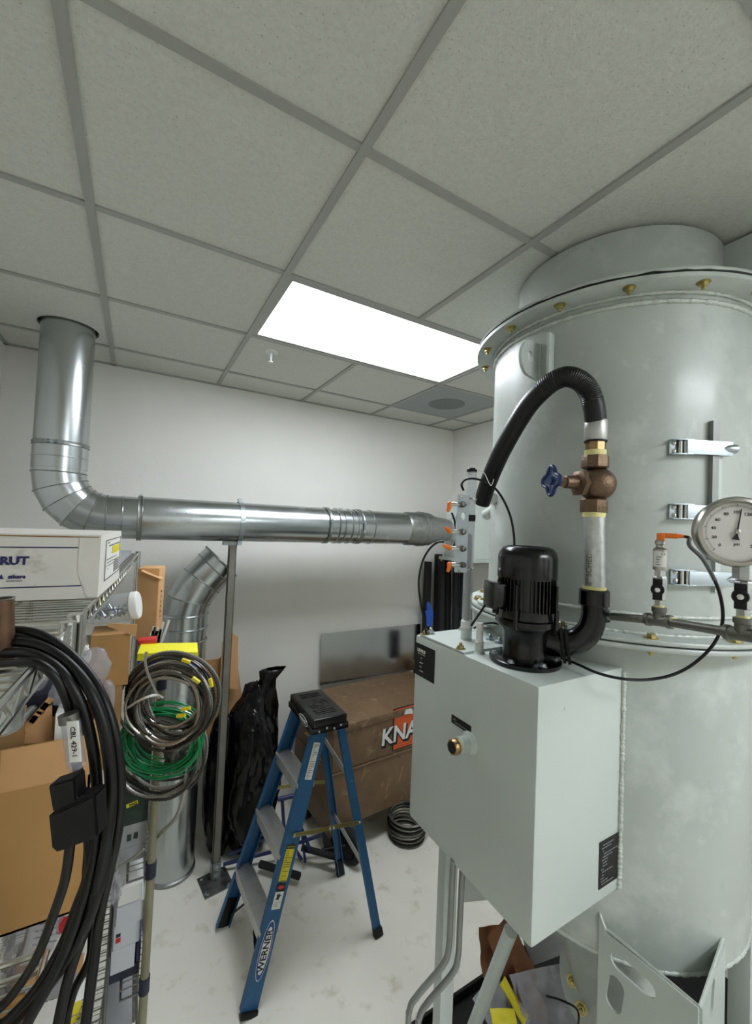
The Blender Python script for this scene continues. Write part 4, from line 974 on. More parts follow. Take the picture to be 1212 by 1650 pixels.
t=thing('flattened_carton','torn brown cardboard carton standing behind black rubbish bag','carton',(.72,2.03,.3))
MB().prism([(0,0),(.30,0),(.20,.55),(.155,.58),(.10,.50),(.0,.50)],(.60,2.04,.66),(1,0,0),Z,-.006).build('carton_panel','cardt',t,smooth=False)
MB().prism([(0,0),(.12,-.02),(.10,.33),(.06,.36),(0,.30)],(.70,1.975,.98),(1,.1,0),Z,-.005).build('carton_flap','cardt',t,smooth=False)
MB().bb(.76,.92,2.03,2.09,.0,.66,.004).build('carton_base','cardt',t)
# ================= HAND TRUCK (behind ladder) =================
t=thing('folding_hand_truck','folded hand truck with dark blue tube frame lying behind the ladder','cart',(1.1,1.6,0))
def ht(name,m,pts,r,seg=10,sub=0): return MB().tube(pts,r,seg,sub=sub).build(name,m,t)
ht('foam_grip','foam',[HZ(419,1392,.05),HZ(483,1412,.05)],.020)
ht('cross_tube','foam',[HZ(487,1366,.09),HZ(545,1382,.09)],.018)
ht('frame_tube','blued',[HZ(360,1393,.04),HZ(440,1372,.07),HZ(520,1345,.16)],.010)
ht('frame_tube','blued',[HZ(368,1378,.06),HZ(430,1348,.10),HZ(470,1330,.2)],.010)
ht('frame_tube','blued',[HZ(455,1290,.45),HZ(458,1340,.25),HZ(486,1385,.1)],.010)
ht('frame_tube','blued',[HZ(480,1283,.45),HZ(484,1330,.25),HZ(500,1370,.1)],.010)
ht('frame_tube','blued',[HZ(448,1288,.46),HZ(492,1278,.46)],.013)
ht('frame_tube','blued',[HZ(487,1345,.15),HZ(492,1390,.04)],.008)
wc_=HZ(562,1362,.11)
MB().tube([wc_+Vector((math.sin(k*math.pi/12)*.085*.3,math.sin(k*math.pi/12)*-.085*.95,math.cos(k*math.pi/12)*.085)) for k in range(24)],.024,10,closed=True).build('wheel_tyre','foam',t)
MB().cyl(wc_-Vector((.02,.006,0)),wc_+Vector((.02,.006,0)),.065,seg=24).build('wheel_hub','blackm',t)
ht('axle','blackm',[wc_,wc_+Vector((-.16,.05,-.01))],.012)
# ================= STUFF UNDER TANK =================
bc=Vector((1.33,.60,0))
t=thing('black_tray','dark rubber floor mat with raised rim widened to darken floor under tank carrying scrap','mat',(1.7,.2,0))
b=MB(); x0_,x1_,y0_,y1_=1.20,2.72,-.75,.53  # extent widened past the gusset to darken the bright floor seen there
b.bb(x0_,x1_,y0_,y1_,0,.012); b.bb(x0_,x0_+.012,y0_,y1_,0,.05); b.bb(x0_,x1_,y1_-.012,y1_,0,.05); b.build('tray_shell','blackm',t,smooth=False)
rnd=random.Random(9)
def scrap(name,lb,cat,px,py,z,w,h,m,rz,tx,ty=0):
    c=HZ(px,py,z); T=Matrix.Translation(c)@Matrix.Rotation(rz,4,'Z')@Matrix.Rotation(tx,4,'X')@Matrix.Rotation(ty,4,'Y')
    b=bmesh.new(); bmesh.ops.create_grid(b,x_segments=8,y_segments=8,size=.5)
    for v in b.verts: v.co=Vector((v.co.x*w,v.co.y*h,.12*min(w,h)*noise.noise(Vector((v.co.x*3,v.co.y*3,px)))))
    b.verts.index_update(); mb=MB(); mb.poly([T@v.co for v in b.verts]+[T@(v.co+Vector((0,0,.004))) for v in b.verts],[[v.index for v in f.verts] for f in b.faces]+[[v.index+len(b.verts) for v in f.verts] for f in b.faces]); b.free()
    o=mb.build(name,m,ang=60); return tag(o,lb,cat)
M['cardk']=mat('old_brown_cardboard',(112,72,42),.85,0,var=.12,vscale=20)
scrap('cardboard_scrap','torn dark brown cardboard piece standing under grey box corner','scrap',828,1548,.38,.20,.26,'cardk',.3,1.1)
scrap('cardboard_scrap','upper crumpled cardboard strip beside the round brace','scrap',800,1530,.42,.16,.14,'cardk',-.5,1.0,.4)
scrap('cardboard_scrap','wide brown cardboard piece on the tray below yellow tape','scrap',850,1590,.30,.24,.2,'cardk',.9,.9)
scrap('yellow_tape','crumpled bright yellow tape strip on scrap under the tank','tape',828,1612,.36,.04,.12,'yell2',.35,.7)
scrap('yellow_tape','loose yellow tape tail lying left of the upright strip','tape',812,1642,.34,.09,.05,'yell2',-.5,.4)
scrap('clear_wrap','crumpled clear plastic wrap around the yellow tape','wrap',812,1622,.33,.20,.16,'film',.2,.5)
scrap('clear_wrap','crumpled clear plastic wrap right of the cardboard scraps','wrap',880,1618,.34,.22,.18,'film',-.3,.6)
o=MB().beam(DP(868,1495,1.75),DP(885,1540,1.75),CR,.16,.03,.004).build('grey_flap','grey'); tag(o,'grey plastic panel behind cardboard scraps under grey box','panel')
o=MB().tube([DP(880,1605,1.35),DP(905,1612,1.33),DP(931,1628,1.3),DP(931,1660,1.3)],.003,6,sub=4).build('thin_cable','cable'); tag(o,'thin black cable draped over clear wrap by the discharge flange','cable')
# ================= RACKS (LEFT) =================
RA=math.atan2(.184-.0745,1.531+.103); rv=Vector((math.sin(RA),math.cos(RA),0)); ru=Vector((math.cos(RA),-math.sin(RA),0)); RO=Vector((.0816,0,0))
def RP(x,y,z): return RO+ru*x+rv*y+Z*z
def rbox(x0,x1,y0,y1,z0,z1,m,name,parent,bev=0,rz=0):
    T=Matrix.Translation(RP((x0+x1)/2,(y0+y1)/2,(z0+z1)/2))@Matrix.Rotation(-RA+rz,4,'Z')
    return MB().box(None,(x1-x0,y1-y0,z1-z0),bev=bev,M4=T).build(name,m,parent)
def wire_shelf(parent,x0,x1,y0,y1,z,dw=.03,m='chrome'):
    b=MB(); f=[]
    for xx in (x0,x1): b.tube([RP(xx,y0,z),RP(xx,y1,z)],.0045,8); b.tube([RP(xx,y0,z-dw),RP(xx,y1,z-dw)],.0035,8)
    for yy in (y0,y1): b.tube([RP(x0,yy,z),RP(x1,yy,z)],.0045,8); b.tube([RP(x0,yy,z-dw),RP(x1,yy,z-dw)],.0035,8)
    o=b.build('shelf_frame',m,parent)
    b=MB()
    n=max(int((y1-y0)/.03),2)
    for xx in (x0,x1):
        pts=[]
        for k in range(n+1): pts+= [RP(xx,y0+(y1-y0)*k/n,z-.002 if k%2 else z-dw+.002)]
        b.tube(pts,.0028,6)
    b.build('truss_wire',m,o)
    b=MB(); n=int((y1-y0)/.026)
    for k in range(1,n): b.tube([RP(x0,y0+(y1-y0)*k/n,z),RP(x1,y0+(y1-y0)*k/n,z)],.0016,4,caps=False)
    for xx in (x0+(x1-x0)*.33,x0+(x1-x0)*.66): b.tube([RP(xx,y0,z-.005),RP(xx,y1,z-.005)],.003,6)
    q=b.build('deck_wires',m,o); q['kind']='stuff'
    return o
def rack(name,label,x0,x1,y0,y1,decks,ztop,m='chrome',pr=.0125,pm='chrome'):
    t=thing(name,label,'shelving',RP((x0+x1)/2,(y0+y1)/2,0))
    for (x,y) in ((x0,y0),(x1,y0),(x0,y1),(x1,y1)):
        if x==x1 and abs(y)<.1: MB().cyl(RP(x,y,ztop-.10),RP(x,y,ztop),pr,seg=14).build('post',pm,t)
        else: MB().cyl(RP(x,y,0),RP(x,y,ztop),pr,seg=14).build('post',pm,t)
    for z in decks: wire_shelf(t,x0,x1,y0,y1,z,m=m)
    return t
Rf=rack('wire_shelving_rack','chrome wire shelving rack farther along the left side holding white carton',-.42,.0,.03,1.535,(1.90,1.42,.75,.2),1.915)
Rn=rack('wire_shelving_rack','chrome wire shelving rack nearest the viewer behind the cable bundle',-.42,.0,-.90,-.03,(1.90,1.375,.75,.2),1.915)
for (px,py,D) in ((142,997,1.0),(106,1035,.86)):
    pass
for yy,rt in ((.07,Rf),(-.075,Rn)):
    for k in range(7):
        q=RP(.006,yy+(.004-.0*k),1.895-.011*k)
        MB().beam(q+rv*-.022,q+rv*.022+Z*.016,Z,.004,.006).build('corner_rib','alu',rt)
MB().beam(RP(.008,0.0,1.83),RP(.008,0.0,1.905),rv,.014,.006).build('black_clip','blackm',Rf)
# narrow side rack (tan sleeved post with navy clips)
t=thing('narrow_side_rack','narrow wire rack with tan sleeved front post and navy clips beside chrome rack','shelving',(.23,.78,0))
px_,py_=.266,.59
for (x,y,m_) in ((px_,py_,'tan'),(px_,1.12,'dpipe'),(.205,1.12,'dpipe')):
    MB().cyl((x,y,0),(x,y,1.595),.0125,seg=16).build('post',m_,t)
MB().cyl((px_,py_,1.595),(px_,py_,1.60),.0145,seg=16).build('post_cap','dpipe',t)
for z in (1.585,1.003,.653,.25):
    b=MB()
    for k in range(24): yy=py_+.53*k/23; b.tube([(.20,yy,z),(px_+.002,yy,z)],.0018,5)
    for xx in (.203,px_): b.tube([(xx,py_,z),(xx,1.12,z)],.004,6); b.tube([(xx,py_,z-.03),(xx,1.12,z-.03)],.003,6)
    b.tube([(.2,py_,z-.03),(px_,py_,z-.03)],.003,6)
    q=b.build('wire_deck','dpipe',t); q['kind']='stuff'
    MB().cyl((px_,py_,z-.035),(px_,py_,z+.012),.0155,seg=16).build('post_clip','navyp',t)
def item(name,label,cat,x0,x1,y0,y1,z0,z1,m,bev=.002,rz=0,grp=None):
    T=Matrix.Translation(((x0+x1)/2,(y0+y1)/2,(z0+z1)/2))@Matrix.Rotation(rz,4,'Z')
    o=MB().box(None,(x1-x0,y1-y0,z1-z0),bev=bev,M4=T).build(name,m); return tag(o,label,cat,grp)
g='boxes stacked on the narrow side rack'
def stack(z0,rows):
    z=z0
    for (nm_,lb,ct,h,m,xa,xb,ya) in rows:
        o=item(nm_,lb,ct,xa,xb,ya,ya+.3,z,z+h,m,.0015,0,g); z+=h+.0005
        yield o,z
L1=list(stack(1.006,[('parts_box','lower grey parts box behind the wires at tan post middle clip','box',.045,'grey',.178,.250,.63),
 ('parts_box','grey box with two green label squares under the armoured loops','box',.075,'grey',.172,.250,.63),
 ('parts_case','dark green plastic case behind the armoured loops','case',.13,'dgreen',.168,.250,.62),
 ('parts_case','second dark green case hidden behind the green wire coil','case',.12,'dgreen',.168,.250,.63)]))
o,z=L1[1]; quad('dgreen',o,'green_label',(.196,.6295,z-.055),(1,0,0),Z,.012,.02); quad('dgreen',o,'green_label',(.214,.6295,z-.053),(1,0,0),Z,.012,.02)
o,z=L1[2]; q=quad('yellow',o,'yellow_tag',(.190,.6195,z-.075),(1,0,.2),(-.2,0,1),.032,.012); text('Dou',.012,Vector((.207,.6175,z-.066)),(-1,0,-.2),(.2,0,-1),'ink',q,bold=.0004,ext=.0003,align='CENTER')
L2=list(stack(.656,[('coil_pack','bag of dark parts under the lowest light grey box','bag',.035,'navyp',.170,.250,.62),
 ('parts_box','light grey box with pale lid edge above the lower navy clip','box',.072,'lgrey',.172,.236,.61),
 ('parts_box','light grey box carrying small black and red print','box',.072,'lgrey',.176,.246,.61),
 ('parts_box','white glossy box in the middle of side rack','box',.060,'lgrey',.180,.252,.60),
 ('parts_box','topmost white box beneath the wires on side rack','box',.050,'white',.182,.246,.605)]))
o,z=L2[2]; quad('ink',o,'black_print',(.182,.6095,z-.035),(1,0,0),Z,.012,.010); quad('redp',o,'red_print',(.182,.6095,z-.052),(1,0,0),Z,.013,.014)
o=item('ribbed_case','dark blue ribbed plastic case beside the light grey box','case',.240,.252,.612,.9,.70,.765,'blued'); 
L3=list(stack(.253,[('parts_box','black box with thin grey print lowest on side rack','box',.16,'ink',.172,.236,.62),
 ('parts_box','orange box on top of the black box','box',.028,'corg',.166,.236,.62),
 ('paper_pile','loose grey papers lying on the orange box','papers',.05,'grey',.166,.24,.62)]))
dashes(Vector((.19,.619,.38)),(1,0,0),Z,.04,2,.012,'grey',L3[0][0],seed=60,th=.0015)
# ---- on top of chrome rack: white strut carton
bx1=HZ(152,963,1.906); wy=bx1.y
t=thing('white_carton','white cardboard carton with navy lettering on top of chrome rack','carton',(-.1,wy+.12,1.906))
bz=1.906; bt=2.049
xr=bx1.x+.006; xl=-.33
def wb(x0,x1,y0,y1,z0,z1,m,name,par,bev=.002): return MB().bb(x0,x1,y0,y1,z0,z1,bev).build(name,m,par)
sh=.04   # carton is skewed a little with the rack
T=Matrix.Translation(Vector(((xl+xr)/2,wy+.125,(bz+bt)/2))); ca=-math.radians(1.5)
cdp=.33; sk=.094
body=MB().prism([(xl,wy),(xr,wy),(xr+sk*cdp,wy+cdp),(xl+sk*cdp,wy+cdp)],(0,0,bz),(1,0,0),(0,1,0),bt-bz).build('carton_body','wbox',t,smooth=False)
sv=Vector((sk,1,0)).normalized(); sn=Vector((sv.y,-sv.x,0)); S0=Vector((xr,wy,bz))
# folded flap at right end front face
MB().prism([(xr-.002,bz+.002),(xr-.002,bt-.006),(xr-.040,bt-.006),(xr-.041,bz+.06),(xr-.020,bz+.002)],(0,wy,0),(1,0,0),Z,.0022).build('end_flap','wbox',t,smooth=False)
b=MB(); b.tube([Vector((xl,wy-.001,bt-.003)),Vector((xr-.004,wy-.001,bt-.005))],.0016,6); b.build('corrugated_edge','cardd',t)
for z,xe in ((bz+.114,xr-.042),(bz+.0285,xr-.032)): MB().bb(xl,xe,wy-.0012,wy-.0002,z-.0012,z+.0012).build('navy_stripe','navy',t,smooth=False)
text('RUT',.040,Vector((xr-.122,wy-.0018,bz+.083)),(1,0,0),Z,'navy',t,bold=.0012,ext=.0005,align='RIGHT' if False else 'LEFT',sx=.82) if False else None
p1=HY(46,904,wy-.0018); text('RUT',.0235,p1,(1,0,0),Z,'navy',t,bold=.0011,ext=.0005,align='RIGHT',sx=1.05)
p1=HY(41,929,wy-.0018); text('atkore',.0125,p1,(1,0,0),Z,'navy',t,bold=.0004,ext=.0005,align='RIGHT',sx=.85)
p1=HY(36,936,wy-.0018); text('INTERNATIONAL',.0040,p1,(1,0,0),Z,'navy',t,ext=.0004,align='RIGHT',sx=.85)
p1=HY(3,930,wy-.0018); MB().prism([(-.006,-.004),(.003,-.004),(-.001,.006)],p1,(1,0,0),Z,.0006).build('triangle_mark','navy',t,smooth=False)
# shipping label on the right end
def sq(a0,a1,z0_,z1_,m,name,par,e=0): return quad(m,par,name,S0+sv*a0+Z*z0_+sn*(.0004+e),sv,Z,a1-a0,z1_-z0_,.0008)
lb=sq(.065,.305,.028,.128,'paper','shipping_label',t)
for (a0,a1,z0_,z1_) in ((.065,.305,.028,.0298),(.065,.305,.1262,.128),(.065,.069,.028,.128),(.301,.305,.028,.128)): sq(a0,a1,z0_,z1_,'ink','label_border',lb,.0009)
sq(.16,.295,.088,.108,'yell2','yellow_field',lb,.0009)
dashes(S0+sv*.075+Z*.120+sn*.0016,sv,Z,.21,2,.008,'ink',lb,seed=71,th=.0013)
dashes(S0+sv*.075+Z*.078+sn*.0016,sv,Z,.17,4,.008,'ink',lb,seed=72,th=.001)
for k in range(7): sq(.20,.285,.036+.005*k,.0385+.005*k,'ink','bar_code',lb,.0009)
# grey carton further along the deck top behind it
o=item('flat_carton','low grey carton behind the white carton on top of chrome rack','carton',-.10,.130,.62,1.45,1.906,1.926,'grey',.002,-RA)
# ---- jar
j0=DP(150,986,1.17); j1=DP(213,976,1.20)
t=thing('hardware_jar','clear plastic jar of zinc hardware with white lid lying on carton','jar',(j0+j1)/2-Z*.04)
ja=(j1-j0).normalized(); jl=(j1-j0).length
MB().lathe([(.01,0),(.036,.002),(.040,.012),(.040,jl-.012),(.036,jl-.004),(.036,jl+.002)],j0,ja,28,caps=False).build('jar_body','clearj',t)
MB().lathe([(.038,0),(.040,.002),(.040,.016),(.037,.020),(.0,.0205)],j1-ja*.002,ja,28).build('jar_lid','white',t)
rnd=random.Random(5); u,v,a=frame(ja)
b=MB()
for k in range(46):
    rr=rnd.uniform(0,.030); an=rnd.uniform(0,6.28); q=j0+ja*rnd.uniform(.012,jl-.014)+(u*math.cos(an)+v*math.sin(an))*rr
    if q.z>j0.z+.012: q.z-=.02
    d=Vector((rnd.uniform(-1,1),rnd.uniform(-1,1),rnd.uniform(-1,1))).normalized(); b.lathe([(.0055,-.003),(.0055,.003)],q,d,6); b.cyl(q,q+d*.014,.0022,seg=6)
q=b.build('hardware','zinc',t); q['kind']='stuff'
# ---- flap-top carton under jar
c0=DP(147,1012,1.15); c1=DP(213,1022,1.10); c2=DP(207,1103,1.10)
t=thing('flap_top_carton','brown cardboard carton with a loose bent flap below the jar','carton',(.13,c1.y+.06,c2.z))
fx0,fx1,fy=.083,.176,.40; fzt,fzb=1.735,1.60
q0=HY(147,1013,fy); q1=HY(211,1020,fy); q2=HY(207,1103,fy); fx0,fx1,fzt,fzb=q0.x,q1.x,q1.z,q2.z
MB().bb(fx0,fx1,fy,fy+.11,fzb,fzt,.002).build('carton_body','card',t)
b=MB(); P0=HY(170,1002,fy-.002); P1=HY(224,1003,fy+.02); P2=HY(220,1030,fy-.004); P3=HY(172,1007,fy-.003)
b.prism([(0,0),(.068,-.034),(.070,-.002),(.004,.007)],P3+Vector((0,-.012,0)),(1,0,0),Z,-.003); b.build('bent_flap','cardt',t,smooth=False)
quad('paper',t,'side_sticker',(fx1+.0008,fy+.02,fzb+.03),(0,1,0),Z,.06,.09)
o=item('carton_stand','small brown carton below flap-top carton on middle chrome shelf','carton',fx0+.01,fx1-.012,fy+.005,fy+.1,1.428,fzb-.001,'cardd')
o=item('white_side_box','narrow white printed box left of flap-top carton','box',fx0-.024,fx0-.002,fy-.02,fy+.1,1.60,fzt-.02,'paper'); dashes((fx0-.021,fy-.0205,fzt-.035),(1,0,0),Z,.014,9,.009,'ink',o,seed=80)
o=item('box_riser','brown carton under the narrow white box','carton',fx0-.05,fx0-.001,fy-.01,fy+.1,1.428,1.599,'cardd')
# ---- tall brown carton + yellow box on side rack
t=thing('tall_carton','tall narrow brown carton behind jar against the bare wall','carton',(.235,1.10,1.59))
MB().box((.238,1.10,1.737),(.080,.11,.290),-.25,.002).build('carton_body','cardt',t)
u_=Vector((math.cos(-.25),math.sin(-.25),0)); n_=Vector((-u_.y,u_.x,0))
p=Vector((.238,1.10,1.737))+u_*.0405
b=MB()
rnd=random.Random(2)
for k in range(12):
    z=1.66+k*.0105; l=rnd.choice([.006,.008]); b.poly([p+n_*(-.01)+Z*(z-1.737),p+n_*(.012)+Z*(z-1.737),p+n_*(.012)+Z*(z-1.737+l),p+n_*(-.01)+Z*(z-1.737+l)],[(0,1,2,3)]) if k%2 else b.poly([p+n_*(-.01)+Z*(z-1.737),p+n_*(-.006)+Z*(z-1.737),p+n_*(-.006)+Z*(z-1.737+.008),p+n_*(-.01)+Z*(z-1.737+.008)],[(0,1,2,3)])
b.build('stamped_code','ink',t,smooth=False)
MB().beam(Vector((.20,1.04,1.875)),Vector((.275,1.03,1.84)),n_,.05,.003).build('top_flap','cardt',t,smooth=False)
t=thing('yellow_blue_box','yellow topped blue box sitting above the armoured cable coil','box',(.28,.60,1.59))
T=Matrix.Translation((.283,.60,1.640))@Matrix.Rotation(-.10,4,'Z')@Matrix.Rotation(.06,4,'Y')
MB().box(None,(.168,.10,.062),bev=.002,M4=T).build('box_body','bluep',t)
MB().box(None,(.170,.11,.005),bev=.001,M4=Matrix.Translation((0,0,.033))@T).build('box_top','yellow',t)
MB().box(None,(.171,.0035,.018),bev=.0,M4=Matrix.Translation((-.004,-.0515,.022))@T).build('front_band','yellow',t)
o=item('red_packet','small red packet on the yellow box left end','packet',.195,.25,.655,.70,1.676,1.692,'redp')
t=thing('brush_bundle','bundle of pale zip bristles poking up behind yellow box','bundle',(.235,.74,1.6))
rnd=random.Random(7)
for k in range(9):
    a=Vector((.215+.008*k*.6,.74,1.60)); e=a+Vector((.03+rnd.uniform(-.02,.02),0,.115+rnd.uniform(-.02,.02))); MB().beam(a,e,(1,0,0),.008,.003).build('bristle_strip',['paper','dpipe','white'][k%3],t,smooth=False)
# ---- coils hung on post top
def hangcoil(root,c,R,r,n,m,seed,flat=1.0,wob=.1,depth=.03,rib_=0,name='loop'):
    rnd=random.Random(seed)
    for k in range(n):
        rr=R*(1+rnd.uniform(-wob,wob*.6)); dz=rnd.uniform(-.012,.012); dx=rnd.uniform(-.012,.012); dd_=rnd.uniform(-depth,depth)*.5; ph=rnd.uniform(0,6.28); seg=150 if rib_ else 56
        nn=CF.copy(); nn.z=0; nn.normalize()
        pts=[]
        for q in range(seg):
            a=2*math.pi*q/seg; pts.append(Vector(c)+sx*(math.cos(a)*rr+dx)+Z*(math.sin(a)*rr*flat+dz)+nn*(dd_+.012*math.sin(a*2+ph)))
        MB().tube(pts,r,6,closed=True,ring=rib_).build(name,m if isinstance(m,str) else m[k%len(m)],root)
cc=DP(275,1130,1.16)
t=thing('armoured_cable_coil','large coil of silver armoured cable hung on the rack post top','coil',cc-Z*.1)
hangcoil(t,cc,.114,.0040,26,('armor','armor_shade'),11,.97,.26,.06,.16)  # bright and dark loops alternate, painting highlights and dark gaps into the coil
b=MB(); b.tube([DP(*q) for q in ((205,1141,1.15),(220,1131,1.10),(235,1124,1.08),(252,1120,1.10),(262,1124,1.15))],.0034,6,sub=6); b.build('zip_tie','white',t)
b=MB(); b.tube([DP(*q) for q in ((236,1050,1.12),(234,1066,1.11),(238,1085,1.10),(247,1105,1.10),(256,1125,1.11))],.0036,6,sub=12,ring=.1); b.build('loose_end','armor',t)
for (x,y,a) in ((292,1153,.1),(300,1142,.2),(316,1096,-.6),(340,1100,-1.3),(300,1065,-.3)):
    p=DP(x,y,1.09); d=sx*math.cos(a)+Z*math.sin(a); MB().beam(p-d*.011,p+d*.011,Z if abs(a)<1 else sx,.007,.009).build('yellow_tag','yell2',t)
cc=DP(263,1190,1.22)
t=thing('green_wire_coil','coil of thin green wire hanging below the armoured cable coil','coil',cc-Z*.1)
hangcoil(t,cc,.112,.0019,22,'green',12,.82,.10,.05)
cc=DP(255,1215,1.25)
t=thing('armoured_cable_coil','lower loose loops of armoured cable hanging under green wire','coil',cc-Z*.1)
hangcoil(t,cc,.130,.0044,8,('armor','armor_shade'),13,.9,.12,.05,.16)
MB().tube([DP(*q) for q in ((303,1210,1.24),(300,1255,1.24),(296,1285,1.25),(283,1318,1.27),(262,1340,1.3),(250,1352,1.33))],.006,8,sub=16,ring=.09).build('cable_tail','armor',t)
MB().tube([DP(*q) for q in ((190,1398,1.25),(210,1385,1.25),(232,1368,1.25))],.004,6,sub=14,ring=.09).build('cable_tail','armor',t)
blob('strap_knot','dark grey crumpled strap bundle inside the green wire coil','straps',DP(285,1218,1.26),(.035,.03,.06),'dpipe',8,.4,3,4,.3)
# ---- big open carton on near rack
cy_=.02
A=HY(3,1207,cy_); B=HY(150,1186,cy_); Cc=HY(142,1437,cy_)
cx1_=B.x; czt=(A.z+B.z)/2; czb=1.385
t=thing('open_carton','large open brown cardboard carton on near rack behind black cables','carton',(-.1,cy_+.15,czb))
wl=.004
b=MB(); b.bb(-.30,cx1_,cy_,cy_+wl,czb,czt); b.build('front_panel','card',t,smooth=False)
b=MB(); b.bb(cx1_-wl,cx1_,cy_,cy_+.30,czb,czt); b.build('side_panel','card',t,smooth=False)
b=MB(); b.bb(-.30,-.30+wl,cy_,cy_+.30,czb,czt); b.build('side_panel','card',t,smooth=False)
b=MB(); b.bb(-.30,cx1_,cy_+.30-wl,cy_+.30,czb,czt); b.build('back_panel','card',t,smooth=False)
b=MB(); b.bb(-.30,cx1_,cy_,cy_+.3,czb,czb+wl); b.build('bottom_panel','card',t,smooth=False)
b=MB(); b.bb(A.x,cx1_-.002,cy_-.0015,cy_-.0002,czt-.07,czt-.0); b.build('tape_strip','cardt',t,smooth=False)
fp0=HY(32,1197,cy_+.08); 
rg_=[HY(x,y,cy_+.06) for x,y in ((27,1198),(85,1194),(84,1135),(76,1140),(70,1150),(61,1152),(54,1163),(47,1168),(42,1180),(36,1182))]
o0=rg_[0]; MB().prism([(q.x-o0.x,q.z-o0.z) for q in rg_],o0,(1,0,0),Z,.004).build('torn_flap','cardt',t,smooth=False)
b=MB()
for k in range(6):
    p=HY(38+6*k,1178-7*k,cy_+.055); b.beam(p,p+Vector((.012,0,.018)),(1,0,0),.010,.004)
b.build('torn_corrugation','cardt',t,smooth=False)
t2=tag(MB().bb(-.25,A.x+.02,cy_+.05,cy_+.056,czb+.1,czt+.05).build('inner_liner','cardd',smooth=False),'brown cardboard liner standing inside the open carton','liner')
c2_=HY(38,1462,-.02); 
o=item('brown_carton','plain brown carton on lower near shelf left edge','carton',-.34,HY(36,1500,-.10).x,-.10,-.035,.757,1.33,'card')
# clear bags / bins visible through cables
def sack(name,lb,cat,px,py,D,s,m,seed,amp=.2): return blob(name,lb,cat,DP(px,py,D),s,m,seed,amp,2.0,4,.10)
sack('parts_bag','clear plastic bag of small parts behind black cables','bag',118,1110,.80,(.035,.04,.035),'film',21)
sack('parts_bag','clear bag leaning against the flap-top carton','bag',150,1075,.86,(.030,.03,.040),'film',22)
sack('parts_bag','clear bag of blue parts above the open carton','bag',82,1120,.86,(.035,.03,.022),'film',23)
sack('parts_bag','crumpled clear bag high up behind galvanized coupling','bag',48,1095,.80,(.03,.03,.028),'film',24)
o=MB().lathe([(.0,0),(.028,.002),(.030,.012),(.026,.03)],DP(122,1060,.95),(.1,-.9,.3),24).build('white_tape_roll','white'); tag(o,'white round tape roll under the rack edge near the cables','roll')
o=item('blue_parts_bin','dark blue parts bin holding clear bags above open carton','bin',-.02,.085,.12,.26,1.70,1.745,'navyp')
o=item('white_bag_box','white packet beside the torn flap in open carton','packet',HY(88,1190,.06).x,HY(112,1190,.06).x,.05,.10,1.58,HY(100,1145,.06).z,'white')
o=MB().cyl(DP(30,1163,.72),DP(96,1102,.98),.0075,seg=14).build('steel_rod','gpipe'); tag(o,'short bright steel rod slanting above the open carton','rod')
sack('small_box_bag','blue and white packaged part right of clear bag above cables','package',172,1130,.98,(.016,.03,.05),'film',25)
# newspapers in plastic on low deck
t=thing('catalogue_stack','stack of printed catalogues wrapped in clear plastic on low shelf','papers',DP(70,1640,1.05))
for k in range(5):
    p=DP(100-12*k,1490+34*k,1.05-.01*k); T=Matrix.Translation(p)@Matrix.Rotation(-.25+.05*k,4,'Z')@Matrix.Rotation(.95,4,'X')
    o=MB().box(None,(.14,.12,.010),bev=.001,M4=T).build('catalogue',['paper','cardt','grey','paper','white'][k],t)
    if k in (0,1): MB().box(None,(.035,.03,.002),M4=T@Matrix.Translation((.01,.0,.006))).build('red_picture','redp',o)
    if k in (4,): MB().box(None,(.05,.03,.002),M4=T@Matrix.Translation((.02,.0,.006))).build('yellow_picture','yellow',o)
    dashes(T@Vector((-.06,.045,.0062)),T.to_3x3()@Vector((1,0,0)),T.to_3x3()@Vector((0,1,0)),.11,7,.012,'dpipe',o,seed=90+k,th=.0012,ext=.0003)
blob('plastic_wrap','','',DP(55,1530,1.02),(.055,.03,.14),'film',31,.3,3,4,.25,parent=t)
blob('shelf_film_knot','knot of clear plastic film tied on shelf edge right of cables','film',DP(178,1432,1.02),(.022,.02,.038),'film',33,.45,3,4,.3)
for k,(x,y,mm_) in enumerate(((148,1500,'white'),(143,1530,'white'),(138,1562,'paper'),(130,1600,'white'),(124,1635,'yell2'))):
    o=MB().box(None,(.05,.04,.002),M4=Matrix.Translation(DP(x-12,y,1.12))@Matrix.Rotation(.8,4,'X')).build('loose_card',mm_); tag(o,['uppermost loose white card by bright shelf edge','second loose white card down along shelf edge','middle pale card leaning by shelf edge','fourth white card down along shelf edge','lowest yellow card by shelf edge'][k],'card','loose cards along the low shelf edge')
# bright vertical looking low shelf edge items: inner side rail of side rack
o=MB().tube([Vector((.163,.35,.75)),Vector((.167,1.1,.75))],.005,8).build('shelf_rail','dpipe'); tag(o,'dull steel rail along the side of the low chrome shelf','rail')
b=MB()
for k in range(26): yy=.36+k*.028; b.tube([Vector((.10+.0*k,yy,.745)),Vector((.165,yy,.745))],.0018,5)
o=b.build('rail_wires','dpipe'); o['kind']='stuff'; tag(o,'short wires joining the low rail and chrome shelf','wires')
